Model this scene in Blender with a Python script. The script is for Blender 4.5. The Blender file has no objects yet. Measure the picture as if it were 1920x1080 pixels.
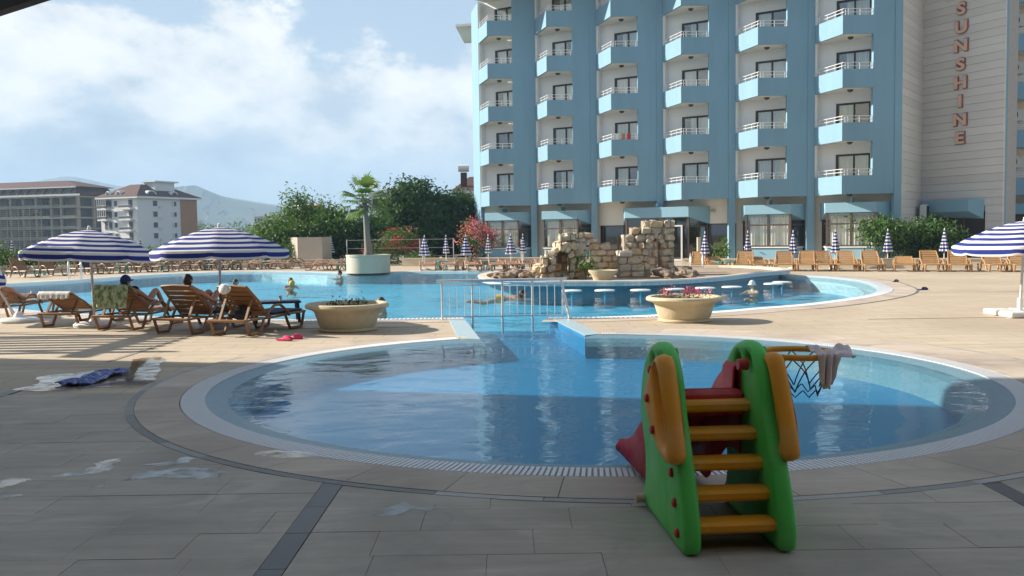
import bpy, bmesh, math, random
from mathutils import Vector, Matrix, Euler
from mathutils.geometry import tessellate_polygon
R = math.radians
rnd = random.Random(7)
scene = bpy.context.scene
col = scene.collection

# ------------------------------------------------------------------ camera
F_PX, EYE, ROLL = 1740.0, 1.75, 0.0137          # focal length in photo pixels, eye height, roll
PITCH = math.atan(101.4 / F_PX)
cam_d = bpy.data.cameras.new('camera'); cam = bpy.data.objects.new('camera', cam_d); col.objects.link(cam)
cam_d.lens = F_PX / 1920 * 36; cam_d.sensor_width = 36; cam_d.clip_start = 0.05; cam_d.clip_end = 20000
cam_rot = Euler((math.pi / 2 - PITCH, 0, 0)).to_matrix() @ Matrix.Rotation(-ROLL, 3, 'Z')
cam.matrix_world = Matrix.Translation((0, 0, EYE)) @ cam_rot.to_4x4()
scene.camera = cam

# ------------------------------------------------------------------ sky, sun, exposure
SUN_AZ = Vector((-0.973, 0.230)).normalized()   # horizontal direction towards the sun (left, a little beyond)
SUN_EL = R(27)
w = bpy.data.worlds.new('World'); scene.world = w; w.use_nodes = True
nt = w.node_tree; nt.nodes.clear()
def wn(t, **k):
    n = nt.nodes.new(t)
    for a, b in k.items(): setattr(n, a, b)
    return n
def wl(a, b): nt.links.new(a, b)
def wmath(op, a, b=None, c=None, clamp=False):
    n = wn('ShaderNodeMath', operation=op, use_clamp=clamp)
    for i, v in enumerate((a, b, c)):
        if v is None: continue
        if isinstance(v, (int, float)): n.inputs[i].default_value = v
        else: wl(v, n.inputs[i])
    return n.outputs[0]
def wramp(fac, stops):
    n = wn('ShaderNodeValToRGB'); e = n.color_ramp.elements
    while len(e) < len(stops): e.new(0.5)
    for i, (p, c) in enumerate(stops): e[i].position = p; e[i].color = c if len(c) == 4 else (*c, 1)
    wl(fac, n.inputs[0]); return n.outputs[0]
sky = wn('ShaderNodeTexSky', sky_type='NISHITA'); sky.sun_disc = False
sky.sun_elevation = SUN_EL; sky.sun_rotation = math.atan2(SUN_AZ.x, SUN_AZ.y)
sky.air_density = 1.0; sky.dust_density = 2.0; sky.ozone_density = 1.5
SKY_K = 0.10
skyc = wn('ShaderNodeMix', data_type='RGBA', blend_type='MULTIPLY'); skyc.inputs[0].default_value = 1
wl(sky.outputs[0], skyc.inputs[6]); skyc.inputs[7].default_value = (SKY_K, SKY_K, SKY_K, 1)
tc = wn('ShaderNodeTexCoord'); sep = wn('ShaderNodeSeparateXYZ'); wl(tc.outputs['Generated'], sep.inputs[0])
hyp = wmath('SQRT', wmath('ADD', wmath('MULTIPLY', sep.outputs[0], sep.outputs[0]), wmath('MULTIPLY', sep.outputs[1], sep.outputs[1])))
elev = wmath('DIVIDE', sep.outputs[2], wmath('MAXIMUM', hyp, 0.02))      # tangent of the elevation
comb = wn('ShaderNodeCombineXYZ'); wl(sep.outputs[0], comb.inputs[0]); wl(sep.outputs[1], comb.inputs[1])
wl(wmath('MULTIPLY', elev, 1.7), comb.inputs[2])
def wnoise(scale, detail, rough, off=(0, 0, 0), dist=0.0):
    m = wn('ShaderNodeMapping'); wl(comb.outputs[0], m.inputs[0]); m.inputs['Location'].default_value = off
    n = wn('ShaderNodeTexNoise'); wl(m.outputs[0], n.inputs['Vector'])
    n.inputs['Scale'].default_value = scale; n.inputs['Detail'].default_value = detail
    n.inputs['Roughness'].default_value = rough; n.inputs['Distortion'].default_value = dist
    return n.outputs[0]
n1 = wnoise(4.6, 12, 0.60, (1.9, 0.4, 0.2), 0.1)
n1b = wnoise(4.6, 12, 0.60, (1.945, 0.4, 0.14), 0.1)      # the same field a little off: gives the cumulus its relief
n2 = wnoise(1.7, 5, 0.5, (3.2, 1.7, 0.4))
bank = wramp(elev, [(0.0, (1, 1, 1)), (0.08, (.93,) * 3), (0.13, (.70,) * 3), (0.19, (.36,) * 3), (0.28, (.20,) * 3), (0.6, (.15,) * 3)])
dens = wmath('ADD', wmath('MULTIPLY', n1, 1.35), wmath('MULTIPLY', bank, 0.42))
mask = wn('ShaderNodeMapRange', interpolation_type='SMOOTHSTEP'); wl(dens, mask.inputs[0])
mask.inputs[1].default_value = 0.80; mask.inputs[2].default_value = 0.91
relief = wmath('MULTIPLY_ADD', wmath('SUBTRACT', n1, n1b), 3.6, 0.46, clamp=True)
low = wramp(elev, [(0.0, (.30,) * 3), (0.03, (.40,) * 3), (0.06, (.10,) * 3), (0.09, (.22,) * 3), (0.14, (.70,) * 3), (0.5, (.8,) * 3)])
shade = wmath('ADD', wmath('MULTIPLY', relief, wramp(elev, [(0.03, (.25,) * 3), (0.12, (.85,) * 3)])), wmath('MULTIPLY', low, 0.52))
shade = wmath('ADD', shade, wmath('MULTIPLY_ADD', n2, 0.6, -0.33), clamp=True)
cloudc = wramp(shade, [(0.12, (.44, .55, .69)), (0.42, (.62, .72, .83)), (0.72, (.95, .98, 1.0)), (1.0, (1.14, 1.14, 1.12))])
bluec = wn('ShaderNodeMix', data_type='RGBA'); wl(wramp(wmath('MULTIPLY', elev, 0.5), [(0.05, (.72,) * 3), (0.15, (.60,) * 3), (0.30, (.30,) * 3), (0.8, (.10,) * 3)]), bluec.inputs[0])   # thin high veil in front of the blue
wl(skyc.outputs[2], bluec.inputs[6]); bluec.inputs[7].default_value = (.64, .83, 1.03, 1)
smix = wn('ShaderNodeMix', data_type='RGBA'); wl(mask.outputs[0], smix.inputs[0]); wl(bluec.outputs[2], smix.inputs[6]); wl(cloudc, smix.inputs[7])
bg = wn('ShaderNodeBackground'); wl(smix.outputs[2], bg.inputs[0]); bg.inputs[1].default_value = 0.46
wo = wn('ShaderNodeOutputWorld'); wl(bg.outputs[0], wo.inputs[0])

sun_d = bpy.data.lights.new('sun', 'SUN'); sun = bpy.data.objects.new('sun', sun_d); col.objects.link(sun)
sun_d.energy = 5.0; sun_d.angle = R(0.6); sun_d.color = (1.0, 0.91, 0.78)
sdir = Vector((SUN_AZ.x * math.cos(SUN_EL), SUN_AZ.y * math.cos(SUN_EL), math.sin(SUN_EL)))
sun.rotation_euler = sdir.to_track_quat('Z', 'Y').to_euler(); sun.location = sdir * 60

vs = scene.view_settings
vs.view_transform = 'Standard'; vs.look = 'None'; vs.exposure = 1.05; vs.gamma = 1.0; vs.use_curve_mapping = False
scene.render.engine = 'CYCLES'
cy = scene.cycles
cy.use_denoising = True; cy.max_bounces = 8; cy.transparent_max_bounces = 24; cy.diffuse_bounces = 3; cy.glossy_bounces = 4
cy.caustics_reflective = False; cy.caustics_refractive = False; cy.sample_clamp_indirect = 6; cy.volume_bounces = 1

# ------------------------------------------------------------------ helpers
def ray(px, py):
    u, v = px - 960, 540 - py; c, s = math.cos(ROLL), math.sin(ROLL)
    u2, v2 = u * c + v * s, -u * s + v * c; cp, sp = math.cos(PITCH), math.sin(PITCH)
    return Vector((u2, F_PX * cp + v2 * sp, -F_PX * sp + v2 * cp))
def G(px, py, z=0.0):                # the point of the level z that the photo shows at this pixel
    d = ray(px, py); return Vector((0, 0, EYE)) + d * ((z - EYE) / d.z)
def D(px, py, Y):                    # the point at distance Y
    d = ray(px, py); return Vector((0, 0, EYE)) + d * (Y / d.y)

def lerp(a, b, t): return a + (b - a) * t

class MB:
    def __init__(s): s.v = []; s.f = []; s.uv = None
    def add(s, vs_, fs_):
        o = len(s.v); s.v += [tuple(v) for v in vs_]; s.f += [tuple(i + o for i in f) for f in fs_]; return s
    def box(s, c, d, rot=None):
        x, y, z = d[0] / 2, d[1] / 2, d[2] / 2
        P = [Vector(p) for p in ((-x,-y,-z),(x,-y,-z),(x,y,-z),(-x,y,-z),(-x,-y,z),(x,-y,z),(x,y,z),(-x,y,z))]
        if rot is not None:
            m = rot if isinstance(rot, Matrix) else Euler(rot).to_matrix(); P = [m @ p for p in P]
        c = Vector(c); P = [p + c for p in P]
        return s.add(P, [(0,3,2,1),(4,5,6,7),(0,1,5,4),(1,2,6,5),(2,3,7,6),(3,0,4,7)])
    def bbox(s, a, b): return s.box([(a[i] + b[i]) / 2 for i in range(3)], [abs(b[i] - a[i]) for i in range(3)])
    def rbox(s, c, d, r=0.01, rot=None):      # box with chamfered edges
        x, y, z = d[0] / 2, d[1] / 2, d[2] / 2; r = min(r, x * .9, y * .9, z * .9); P = []
        lv = [(-z, r), (-z + r, 0), (z - r, 0), (z, r)]
        for zz, ins in lv:
            a, b = x - ins, y - ins; k = max(r - ins, 0)
            k = r
            P += [(-a + k, -b, zz), (a - k, -b, zz), (a, -b + k, zz), (a, b - k, zz), (a - k, b, zz), (-a + k, b, zz), (-a, b - k, zz), (-a, -b + k, zz)]
        P = [Vector(p) for p in P]
        if rot is not None:
            m = rot if isinstance(rot, Matrix) else Euler(rot).to_matrix(); P = [m @ p for p in P]
        c = Vector(c); fs = [tuple(range(7, -1, -1)), tuple(range(24, 32))]
        for l in range(3):
            for i in range(8):
                j = (i + 1) % 8; fs.append((l*8+i, l*8+j, l*8+8+j, l*8+8+i))
        return s.add([p + c for p in P], fs)
    def bar(s, p, q, wd, ht, up=(0, 0, 1)):
        p, q = Vector(p), Vector(q); d = q - p; L = d.length; d.normalize(); up = Vector(up)
        if abs(d.dot(up)) > .99: up = Vector((0, 1, 0))
        x = d.cross(up).normalized(); z = x.cross(d)
        m = Matrix((x, d, z)).transposed()
        return s.box((p + q) / 2, (wd, L, ht), m)
    def tube(s, pts, r, seg=8, closed=False, cap=True):
        pts = [Vector(p) for p in pts]; n = len(pts); rs = r if isinstance(r, (list, tuple)) else [r] * n
        prev = None; rings = []
        for i, p in enumerate(pts):
            if closed: t = pts[(i + 1) % n] - pts[i - 1]
            else: t = pts[min(i + 1, n - 1)] - pts[max(i - 1, 0)]
            t.normalize()
            if prev is None:
                a = Vector((0, 0, 1)) if abs(t.z) < .9 else Vector((1, 0, 0)); x = t.cross(a).normalized()
            else:
                x = (prev - t * prev.dot(t)); x.normalize()
            prev = x; y = t.cross(x)
            rings.append([p + (x * math.cos(2*math.pi*k/seg) + y * math.sin(2*math.pi*k/seg)) * rs[i] for k in range(seg)])
        V = [v for rg in rings for v in rg]; fs = []
        for i in range(n if closed else n - 1):
            for k in range(seg):
                a, b = i * seg, ((i + 1) % n) * seg; j = (k + 1) % seg
                fs.append((a + k, a + j, b + j, b + k))
        if cap and not closed: fs += [tuple(range(seg - 1, -1, -1)), tuple(range((n - 1) * seg, n * seg))]
        return s.add(V, fs)
    def lathe(s, prof, seg=32, c=(0, 0, 0), wob=None, cap=True):
        V = []; fs = []; n = len(prof)
        for i, (r, z) in enumerate(prof):
            for k in range(seg):
                a = 2 * math.pi * k / seg; rr = r * (wob(a, i) if wob else 1)
                V.append((c[0] + rr * math.cos(a), c[1] + rr * math.sin(a), c[2] + z))
        for i in range(n - 1):
            for k in range(seg):
                j = (k + 1) % seg; fs.append((i*seg+k, i*seg+j, i*seg+seg+j, i*seg+seg+k))
        if cap: fs += [tuple(range(seg - 1, -1, -1)), tuple(range((n-1)*seg, n*seg))]
        return s.add(V, fs)
    def prism(s, poly, z0, z1):              # 2-D outline (any shape) between two levels
        n = len(poly); V = [(p[0], p[1], z0) for p in poly] + [(p[0], p[1], z1) for p in poly]
        area = sum(poly[i][0]*poly[(i+1)%n][1] - poly[(i+1)%n][0]*poly[i][1] for i in range(n))
        if n <= 4: tr = [tuple(range(n))] if area > 0 else [tuple(range(n - 1, -1, -1))]
        else:
            tr = [t if (Vector(poly[t[1]]) - Vector(poly[t[0]])).to_3d().cross((Vector(poly[t[2]]) - Vector(poly[t[0]])).to_3d()).z > 0 else t[::-1]
                  for t in [tuple(t) for t in tessellate_polygon([[Vector((p[0], p[1], 0)) for p in poly]])]]
        fs = [tuple(i + n for i in t) for t in tr] + [t[::-1] for t in tr]
        for i in range(n):
            j = (i + 1) % n
            fs.append((i, j, n + j, n + i) if area > 0 else (j, i, n + i, n + j))
        return s.add(V, fs)
    def plate(s, outline, holes, thick, rd, X=(0, 1, 0), Y=(0, 0, 1), N=(1, 0, 0), org=(0, 0, 0)):
        # a thick plate with rounded rims; outline and holes in plate coordinates
        X, Y, N, org = Vector(X), Vector(Y), Vector(N), Vector(org)
        def inset(lp, d):
            n = len(lp); out = []
            ar = sum(lp[i][0]*lp[(i+1)%n][1] - lp[(i+1)%n][0]*lp[i][1] for i in range(n))
            sg = 1 if ar > 0 else -1
            for i in range(n):
                a, b = Vector(lp[i - 1]), Vector(lp[(i + 1) % n]); t = (b - a).normalized()
                out.append(Vector(lp[i]) + Vector((-t.y, t.x)) * d * sg)
            return out
        loops = [(outline, 1)] + [(hh, -1) for hh in holes]
        tops = []; h2 = thick / 2
        P3 = lambda p, h_: org + X * p[0] + Y * p[1] + N * h_
        for lp, sg in loops:
            n = len(lp); st = [(inset(lp, rd * sg), h2), (inset(lp, rd * .3 * sg), h2 - rd * .3), (lp, h2 - rd), (lp, -h2 + rd), (inset(lp, rd * .3 * sg), -h2 + rd * .3), (inset(lp, rd * sg), -h2)]
            V = [P3(p, h_) for l, h_ in st for p in l]; fs = []
            for k in range(len(st) - 1):
                for i in range(n):
                    j = (i + 1) % n; fs.append((k*n+i, k*n+j, k*n+n+j, k*n+n+i))
            s.add(V, fs); tops.append((st[0][0], st[-1][0]))
        for side, hh in ((0, h2), (1, -h2)):
            ls = [[Vector((p[0], p[1], 0)) for p in t[side]] for t in tops]
            flat = [p for l in ls for p in l]
            s.add([P3(p, hh) for p in flat], [tuple(t) for t in tessellate_polygon(ls)])
        return s
    def mesh(s, name='m', smooth=None, fix=False):
        me = bpy.data.meshes.new(name); me.from_pydata(s.v, [], s.f); me.update()
        if fix:
            b = bmesh.new(); b.from_mesh(me); bmesh.ops.remove_doubles(b, verts=b.verts, dist=1e-5)
            bmesh.ops.recalc_face_normals(b, faces=b.faces); b.to_mesh(me); b.free()
        if smooth is not None:
            for p in me.polygons: p.use_smooth = True
            me.set_sharp_from_angle(angle=R(smooth))
        return me
    def build(s, name, m, parent=None, smooth=None, fix=False, loc=None):
        return ob(name, s.mesh(name, smooth, fix), m, parent, loc)

def ob(name, me, m=None, parent=None, loc=None, rot=None):
    o = bpy.data.objects.new(name, me); col.objects.link(o)
    if m is not None and me is not None:
        if not me.materials: me.materials.append(m)
    if parent: o.parent = parent
    if loc is not None: o.location = loc
    if rot is not None: o.rotation_euler = rot
    return o
def empty(name, loc=(0, 0, 0), rz=0.0):
    o = bpy.data.objects.new(name, None); col.objects.link(o); o.location = loc; o.rotation_euler = (0, 0, rz); o.empty_display_size = .2
    return o
def tag(o, label=None, cat=None, group=None, kind=None):
    for k, v in (('label', label), ('category', cat), ('group', group), ('kind', kind)):
        if v: o[k] = v
    return o
KIDS = {}
def copy_tree(o, parent=None):
    c = o.copy(); col.objects.link(c); c.parent = parent
    for ch in [x for x in bpy.data.objects if x.parent == o] if o.name not in KIDS else KIDS[o.name]: copy_tree(ch, c)
    return c
def remember(o):
    al = list(bpy.data.objects)
    def rec(x):
        KIDS[x.name] = [y for y in al if y.parent == x]
        for y in KIDS[x.name]: rec(y)
    rec(o)

# ------------------------------------------------------------------ materials
def new_mat(name):
    m = bpy.data.materials.new(name); m.use_nodes = True; t = m.node_tree; b = t.nodes['Principled BSDF']; return m, t, b
def mnode(t, ty, **k):
    n = t.nodes.new(ty)
    for a, b in k.items(): setattr(n, a, b)
    return n
def noise(t, scale, detail=4, rough=.55, vec=None, dist=0):
    n = mnode(t, 'ShaderNodeTexNoise'); n.inputs['Scale'].default_value = scale; n.inputs['Detail'].default_value = detail
    n.inputs['Roughness'].default_value = rough; n.inputs['Distortion'].default_value = dist
    if vec is not None: t.links.new(vec, n.inputs['Vector'])
    return n.outputs[0]
def ramp(t, fac, stops, interp='LINEAR'):
    n = mnode(t, 'ShaderNodeValToRGB'); n.color_ramp.interpolation = interp; e = n.color_ramp.elements
    while len(e) < len(stops): e.new(.5)
    for i, (p, c) in enumerate(stops): e[i].position = p; e[i].color = (*c, 1) if len(c) == 3 else c
    t.links.new(fac, n.inputs[0]); return n.outputs[0]
def mixc(t, fac, a, b, mode='MIX'):
    n = mnode(t, 'ShaderNodeMix', data_type='RGBA', blend_type=mode)
    for sck, v in ((n.inputs[0], fac), (n.inputs[6], a), (n.inputs[7], b)):
        if isinstance(v, (int, float)): sck.default_value = v
        elif isinstance(v, tuple): sck.default_value = (*v, 1) if len(v) == 3 else v
        else: t.links.new(v, sck)
    return n.outputs[2]
def mth(t, op, a, b=None, c=None, clamp=False):
    n = mnode(t, 'ShaderNodeMath', operation=op, use_clamp=clamp)
    for i, v in enumerate((a, b, c)):
        if v is None: continue
        if isinstance(v, (int, float)): n.inputs[i].default_value = v
        else: t.links.new(v, n.inputs[i])
    return n.outputs[0]
def coords(t, which='Object', scale=None, loc=None):
    c = mnode(t, 'ShaderNodeTexCoord').outputs[which]
    if scale or loc:
        m = mnode(t, 'ShaderNodeMapping'); t.links.new(c, m.inputs[0])
        if scale: m.inputs['Scale'].default_value = scale
        if loc: m.inputs['Location'].default_value = loc
        c = m.outputs[0]
    return c
def world_pos(t, scale=None):
    c = mnode(t, 'ShaderNodeNewGeometry').outputs['Position']
    if scale:
        m = mnode(t, 'ShaderNodeMapping'); t.links.new(c, m.inputs[0]); m.inputs['Scale'].default_value = scale; c = m.outputs[0]
    return c
def bump(t, b, height, strength=.3, dist=.02):
    n = mnode(t, 'ShaderNodeBump'); n.inputs['Strength'].default_value = strength; n.inputs['Distance'].default_value = dist
    t.links.new(height, n.inputs['Height']); t.links.new(n.outputs[0], b.inputs['Normal']); return n
def mat(name, c, rough=.6, var=.15, scale=6, metal=0, bmp=0, bscale=40, spec=.5, rand=0, stretch=None):
    """plain painted / plastic / stone surface with uneven tone and fine relief"""
    m, t, b = new_mat(name); v = world_pos(t, stretch)
    n = noise(t, scale, 5, .6, v)
    colr = mixc(t, n, tuple(x * (1 - var) for x in c), tuple(min(1, x * (1 + var)) for x in c))
    if rand:
        oi = mnode(t, 'ShaderNodeObjectInfo').outputs['Random']
        k = mth(t, 'MULTIPLY_ADD', oi, 2 * rand, 1 - rand)
        n2 = mnode(t, 'ShaderNodeMix', data_type='RGBA', blend_type='MULTIPLY'); n2.inputs[0].default_value = 1
        t.links.new(colr, n2.inputs[6]); cc = mnode(t, 'ShaderNodeCombineColor')
        for i in range(3): t.links.new(k, cc.inputs[i])
        t.links.new(cc.outputs[0], n2.inputs[7]); colr = n2.outputs[2]
    t.links.new(colr, b.inputs['Base Color'])
    rr = mth(t, 'MULTIPLY_ADD', n, .2, rough - .1, clamp=True); t.links.new(rr, b.inputs['Roughness'])
    b.inputs['Metallic'].default_value = metal; b.inputs['Specular IOR Level'].default_value = spec
    if bmp: bump(t, b, noise(t, bscale, 4, .6, v), bmp, .01)
    return m
M = {}
M['white_plastic'] = mat('white_plastic', (.78, .78, .76), .4, .08)
M['steel'] = mat('steel', (.72, .74, .76), .3, .06, metal=.45)
M['white_metal'] = mat('white_metal', (.75, .75, .74), .35, .06)
M['pole_grey'] = mat('pole_grey', (.60, .60, .60), .4, .08)
M['blue_wall'] = mat('blue_wall', (.215, .362, .460), .85, .14, 1.3, bmp=.25, bscale=14, spec=.2, stretch=(1, 1, .14))
M['blue_pale'] = mat('blue_pale', (.25, .43, .535), .85, .06, .7, bmp=.2, bscale=14, spec=.2)
M['cream_wall'] = mat('cream_wall', (.74, .71, .64), .85, .07, .6, bmp=.15, bscale=12, spec=.2)
M['white_wall'] = mat('white_wall', (.87, .875, .87), .85, .07, .5, bmp=.15, bscale=12, spec=.2)
M['clad'] = mat('clad', (.66, .64, .605), .8, .08, .6, rand=.06, bmp=.15, bscale=8, spec=.2)
M['dark_frame'] = mat('dark_frame', (.030, .022, .018), .45, .2)
M['brown_frame'] = mat('brown_frame', (.075, .05, .04), .5, .2)
M['room_shade'] = mat('room_shade', (.02, .022, .022), .9, .3, 1)  # near-black: the shade of unlit rooms is put into the colour
M['roof_tile'] = mat('roof_tile', (.085, .034, .027), .8, .25, 2)
M['soffit'] = mat('soffit', (.78, .76, .69), .85, .05)
M['lamp_dark'] = mat('lamp_dark', (.06, .05, .04), .5, .2)
M['lamp_glass'] = mat('lamp_glass', (.45, .42, .34), .3, .1)
M['letter'] = mat('letter', (.72, .47, .37), .6, .15)
M['letter_edge'] = mat('letter_edge', (.28, .11, .08), .6, .15)
M['ac_white'] = mat('ac_white', (.62, .62, .60), .5, .1)
M['ac_grille'] = mat('ac_grille', (.05, .05, .05), .5, .2)
M['concrete'] = mat('concrete', (.40, .355, .30), .9, .18, .9, bmp=.3, bscale=8)
M['raw_concrete'] = mat('raw_concrete', (.31, .275, .23), .9, .15, .12)
M['planter_stone'] = mat('planter_stone', (.56, .48, .33), .85, .28, 4, bmp=.55, bscale=26)
M['low_wall'] = mat('low_wall', (.62, .53, .40), .85, .12, 1.2, bmp=.2, bscale=12)
M['soil'] = mat('soil', (.045, .03, .02), .95, .4, 12, bmp=.8, bscale=30)
M['teal_plastic'] = mat('teal_plastic', (.05, .32, .29), .45, .1)
M['wood_plastic'] = mat('wood_plastic', (.25, .125, .048), .5, .22, 5, rand=.1, bmp=.15, bscale=30)
M['wood_tan'] = mat('wood_tan', (.42, .235, .095), .5, .2, 5, rand=.10, bmp=.15, bscale=30)
M['wood_pink'] = mat('wood_pink', (.42, .235, .145), .55, .2, 5, rand=.12, bmp=.15, bscale=30)
M['navy_cloth'] = mat('navy_cloth', (.03, .04, .075), .9, .3, 8, bmp=.3)
M['black_cloth'] = mat('black_cloth', (.02, .02, .022), .9, .3, 8)
M['white_cloth'] = mat('white_cloth', (.72, .72, .68), .95, .1, 8, bmp=.5, bscale=60)
M['skin'] = mat('skin', (.52, .27, .17), .5, .12, 6)
M['skin_pale'] = mat('skin_pale', (.62, .37, .26), .5, .1, 6)
M['hair_dark'] = mat('hair_dark', (.022, .014, .010), .6, .4, 30, bmp=.6, bscale=90)
M['hair_brown'] = mat('hair_brown', (.10, .055, .03), .6, .4, 30, bmp=.6, bscale=90)
M['cap_blue'] = mat('cap_blue', (.02, .045, .17), .85, .15)
M['cap_white'] = mat('cap_white', (.75, .75, .74), .8, .1)
M['eye_dark'] = mat('eye_dark', (.02, .015, .012), .3, .1)
M['lip'] = mat('lip', (.36, .12, .10), .5, .1)
M['ball_yellow'] = mat('ball_yellow', (.60, .40, .03), .5, .1)
M['green_plastic'] = mat('green_plastic', (.095, .58, .09), .42, .18, 7, bmp=.12, bscale=70)
M['orange_plastic'] = mat('orange_plastic', (.70, .26, .012), .44, .18, 7, bmp=.12, bscale=70)
M['red_plastic'] = mat('red_plastic', (.52, .012, .030), .45, .10, 3, bmp=.1, bscale=70)
M['bolt_red'] = mat('bolt_red', (.55, .03, .03), .4, .1)
M['net_red'] = mat('net_red', (.38, .05, .05), .8, .2)
M['net_blue'] = mat('net_blue', (.015, .04, .16), .8, .2)
M['pink_rubber'] = mat('pink_rubber', (.72, .04, .14), .5, .1)
M['pink_cloth'] = mat('pink_cloth', (.76, .66, .68), .9, .14, 14, bmp=.5, bscale=40)
M['trunk'] = mat('trunk', (.12, .085, .06), .95, .35, 5, bmp=.8, bscale=18)
M['palm_trunk'] = mat('palm_trunk', (.27, .235, .195), .95, .25, 5, bmp=.7, bscale=16, stretch=(1, 1, 6))
M['black_marble'] = mat('black_marble', (.075, .063, .06), .45, .55, 9, rand=.2)
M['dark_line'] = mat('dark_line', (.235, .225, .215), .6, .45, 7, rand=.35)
M['grate'] = mat('grate', (.72, .73, .75), .5, .06)
M['joint'] = mat('joint', (.30, .25, .19), .8, .3, 3)
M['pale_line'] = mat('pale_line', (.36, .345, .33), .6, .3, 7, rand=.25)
M['clad_joint'] = mat('clad_joint', (.40, .38, .355), .9, .2)
M['channel'] = mat('channel', (.03, .035, .04), .8, .2)
M['dark_beam'] = mat('dark_beam', (.02, .02, .02), .5, .2)
M['blue_cloth'] = None

def plastic_mat(name, c, rough):
    """moulded plastic: orange-peel grain, sun-faded patches, pale scuffs and a little dirt"""
    m, t, b = new_mat(name); v = world_pos(t)
    n = noise(t, 5, 5, .6, v); fade = noise(t, 2.2, 4, .6, v, .5); sc = noise(t, 1.0, 6, .7, world_pos(t, (14, 14, 60)), .8); dirt = noise(t, 9, 7, .68, v, .6)
    k = mixc(t, n, tuple(x * .84 for x in c), tuple(min(1, x * 1.14) for x in c))
    k = mixc(t, mth(t, 'MULTIPLY', ramp(t, fade, [(.45, (0,) * 3), (.7, (1,) * 3)]), .16), k, (.75, .72, .60))
    k = mixc(t, mth(t, 'MULTIPLY', ramp(t, sc, [(.66, (0,) * 3), (.72, (1,) * 3)]), .35), k, (.62, .58, .50))
    k = mixc(t, mth(t, 'MULTIPLY', ramp(t, dirt, [(.56, (0,) * 3), (.72, (1,) * 3)]), .16), k, (.10, .08, .05))
    t.links.new(k, b.inputs['Base Color']); t.links.new(mth(t, 'MULTIPLY_ADD', dirt, .35, rough - .12, clamp=True), b.inputs['Roughness']); b.inputs['Specular IOR Level'].default_value = .35
    bump(t, b, mth(t, 'ADD', noise(t, 160, 2, .5, v), mth(t, 'MULTIPLY', sc, .6)), .22, .003); return m
M['green_plastic'] = plastic_mat('green_plastic', (.095, .58, .09), .46); M['orange_plastic'] = plastic_mat('orange_plastic', (.82, .33, .015), .48); M['red_plastic'] = plastic_mat('red_plastic', (.56, .010, .028), .55)
def stone_mat(name, light, dark, rand=.10, rough=.8):
    """cut limestone: veined grain along the slab, blotches, per-stone tone"""
    m, t, b = new_mat(name); v = world_pos(t)
    g = noise(t, 1.0, 7, .65, world_pos(t, (1.2, 9, 9)))
    bl = noise(t, .55, 5, .6, v, .6); sp = noise(t, 22, 4, .6, v)
    c1 = mixc(t, ramp(t, g, [(.3, (0,) * 3), (.7, (1,) * 3)]), dark, light)
    c2 = mixc(t, ramp(t, bl, [(.38, (0,) * 3), (.60, (1,) * 3)]), mixc(t, .85, c1, tuple(x * .82 for x in dark)), c1)
    c3 = mixc(t, ramp(t, sp, [(.28, (.55,) * 3), (.42, (1,) * 3)]), mixc(t, .5, c2, dark), c2)
    st = ramp(t, noise(t, 1.1, 7, .64, v, 1.4), [(.54, (0,) * 3), (.66, (1,) * 3)])       # damp, darker patches
    c3 = mixc(t, mth(t, 'MULTIPLY', st, .42), c3, tuple(x * .55 for x in dark))
    dry = ramp(t, noise(t, .9, 7, .66, world_pos(t, (.8, 1.7, 1)), 1.0), [(.60, (0,) * 3), (.66, (1,) * 3)])                # dried lime marks
    c3 = mixc(t, mth(t, 'MULTIPLY', dry, .22), c3, (.72, .68, .60))
    oi = mnode(t, 'ShaderNodeObjectInfo').outputs['Random']
    k = mth(t, 'MULTIPLY_ADD', oi, 2 * rand, 1 - rand); cc = mnode(t, 'ShaderNodeCombineColor')
    for i in range(3): t.links.new(k, cc.inputs[i])
    t.links.new(mixc(t, 1.0, c3, cc.outputs[0], 'MULTIPLY'), b.inputs['Base Color'])
    t.links.new(mth(t, 'MULTIPLY_ADD', st, -.25, rough), b.inputs['Roughness'])
    b.inputs['Specular IOR Level'].default_value = .35
    bump(t, b, mth(t, 'ADD', mth(t, 'MULTIPLY', g, .5), sp), .25, .004)
    return m
M['slab'] = stone_mat('slab', (.54, .475, .395), (.41, .36, .30), .05)
M['bed'] = mat('bed', (.39, .345, .285), .9, .2, 4)
M['coping'] = stone_mat('coping', (.61, .52, .42), (.47, .39, .32), .06)
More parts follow.
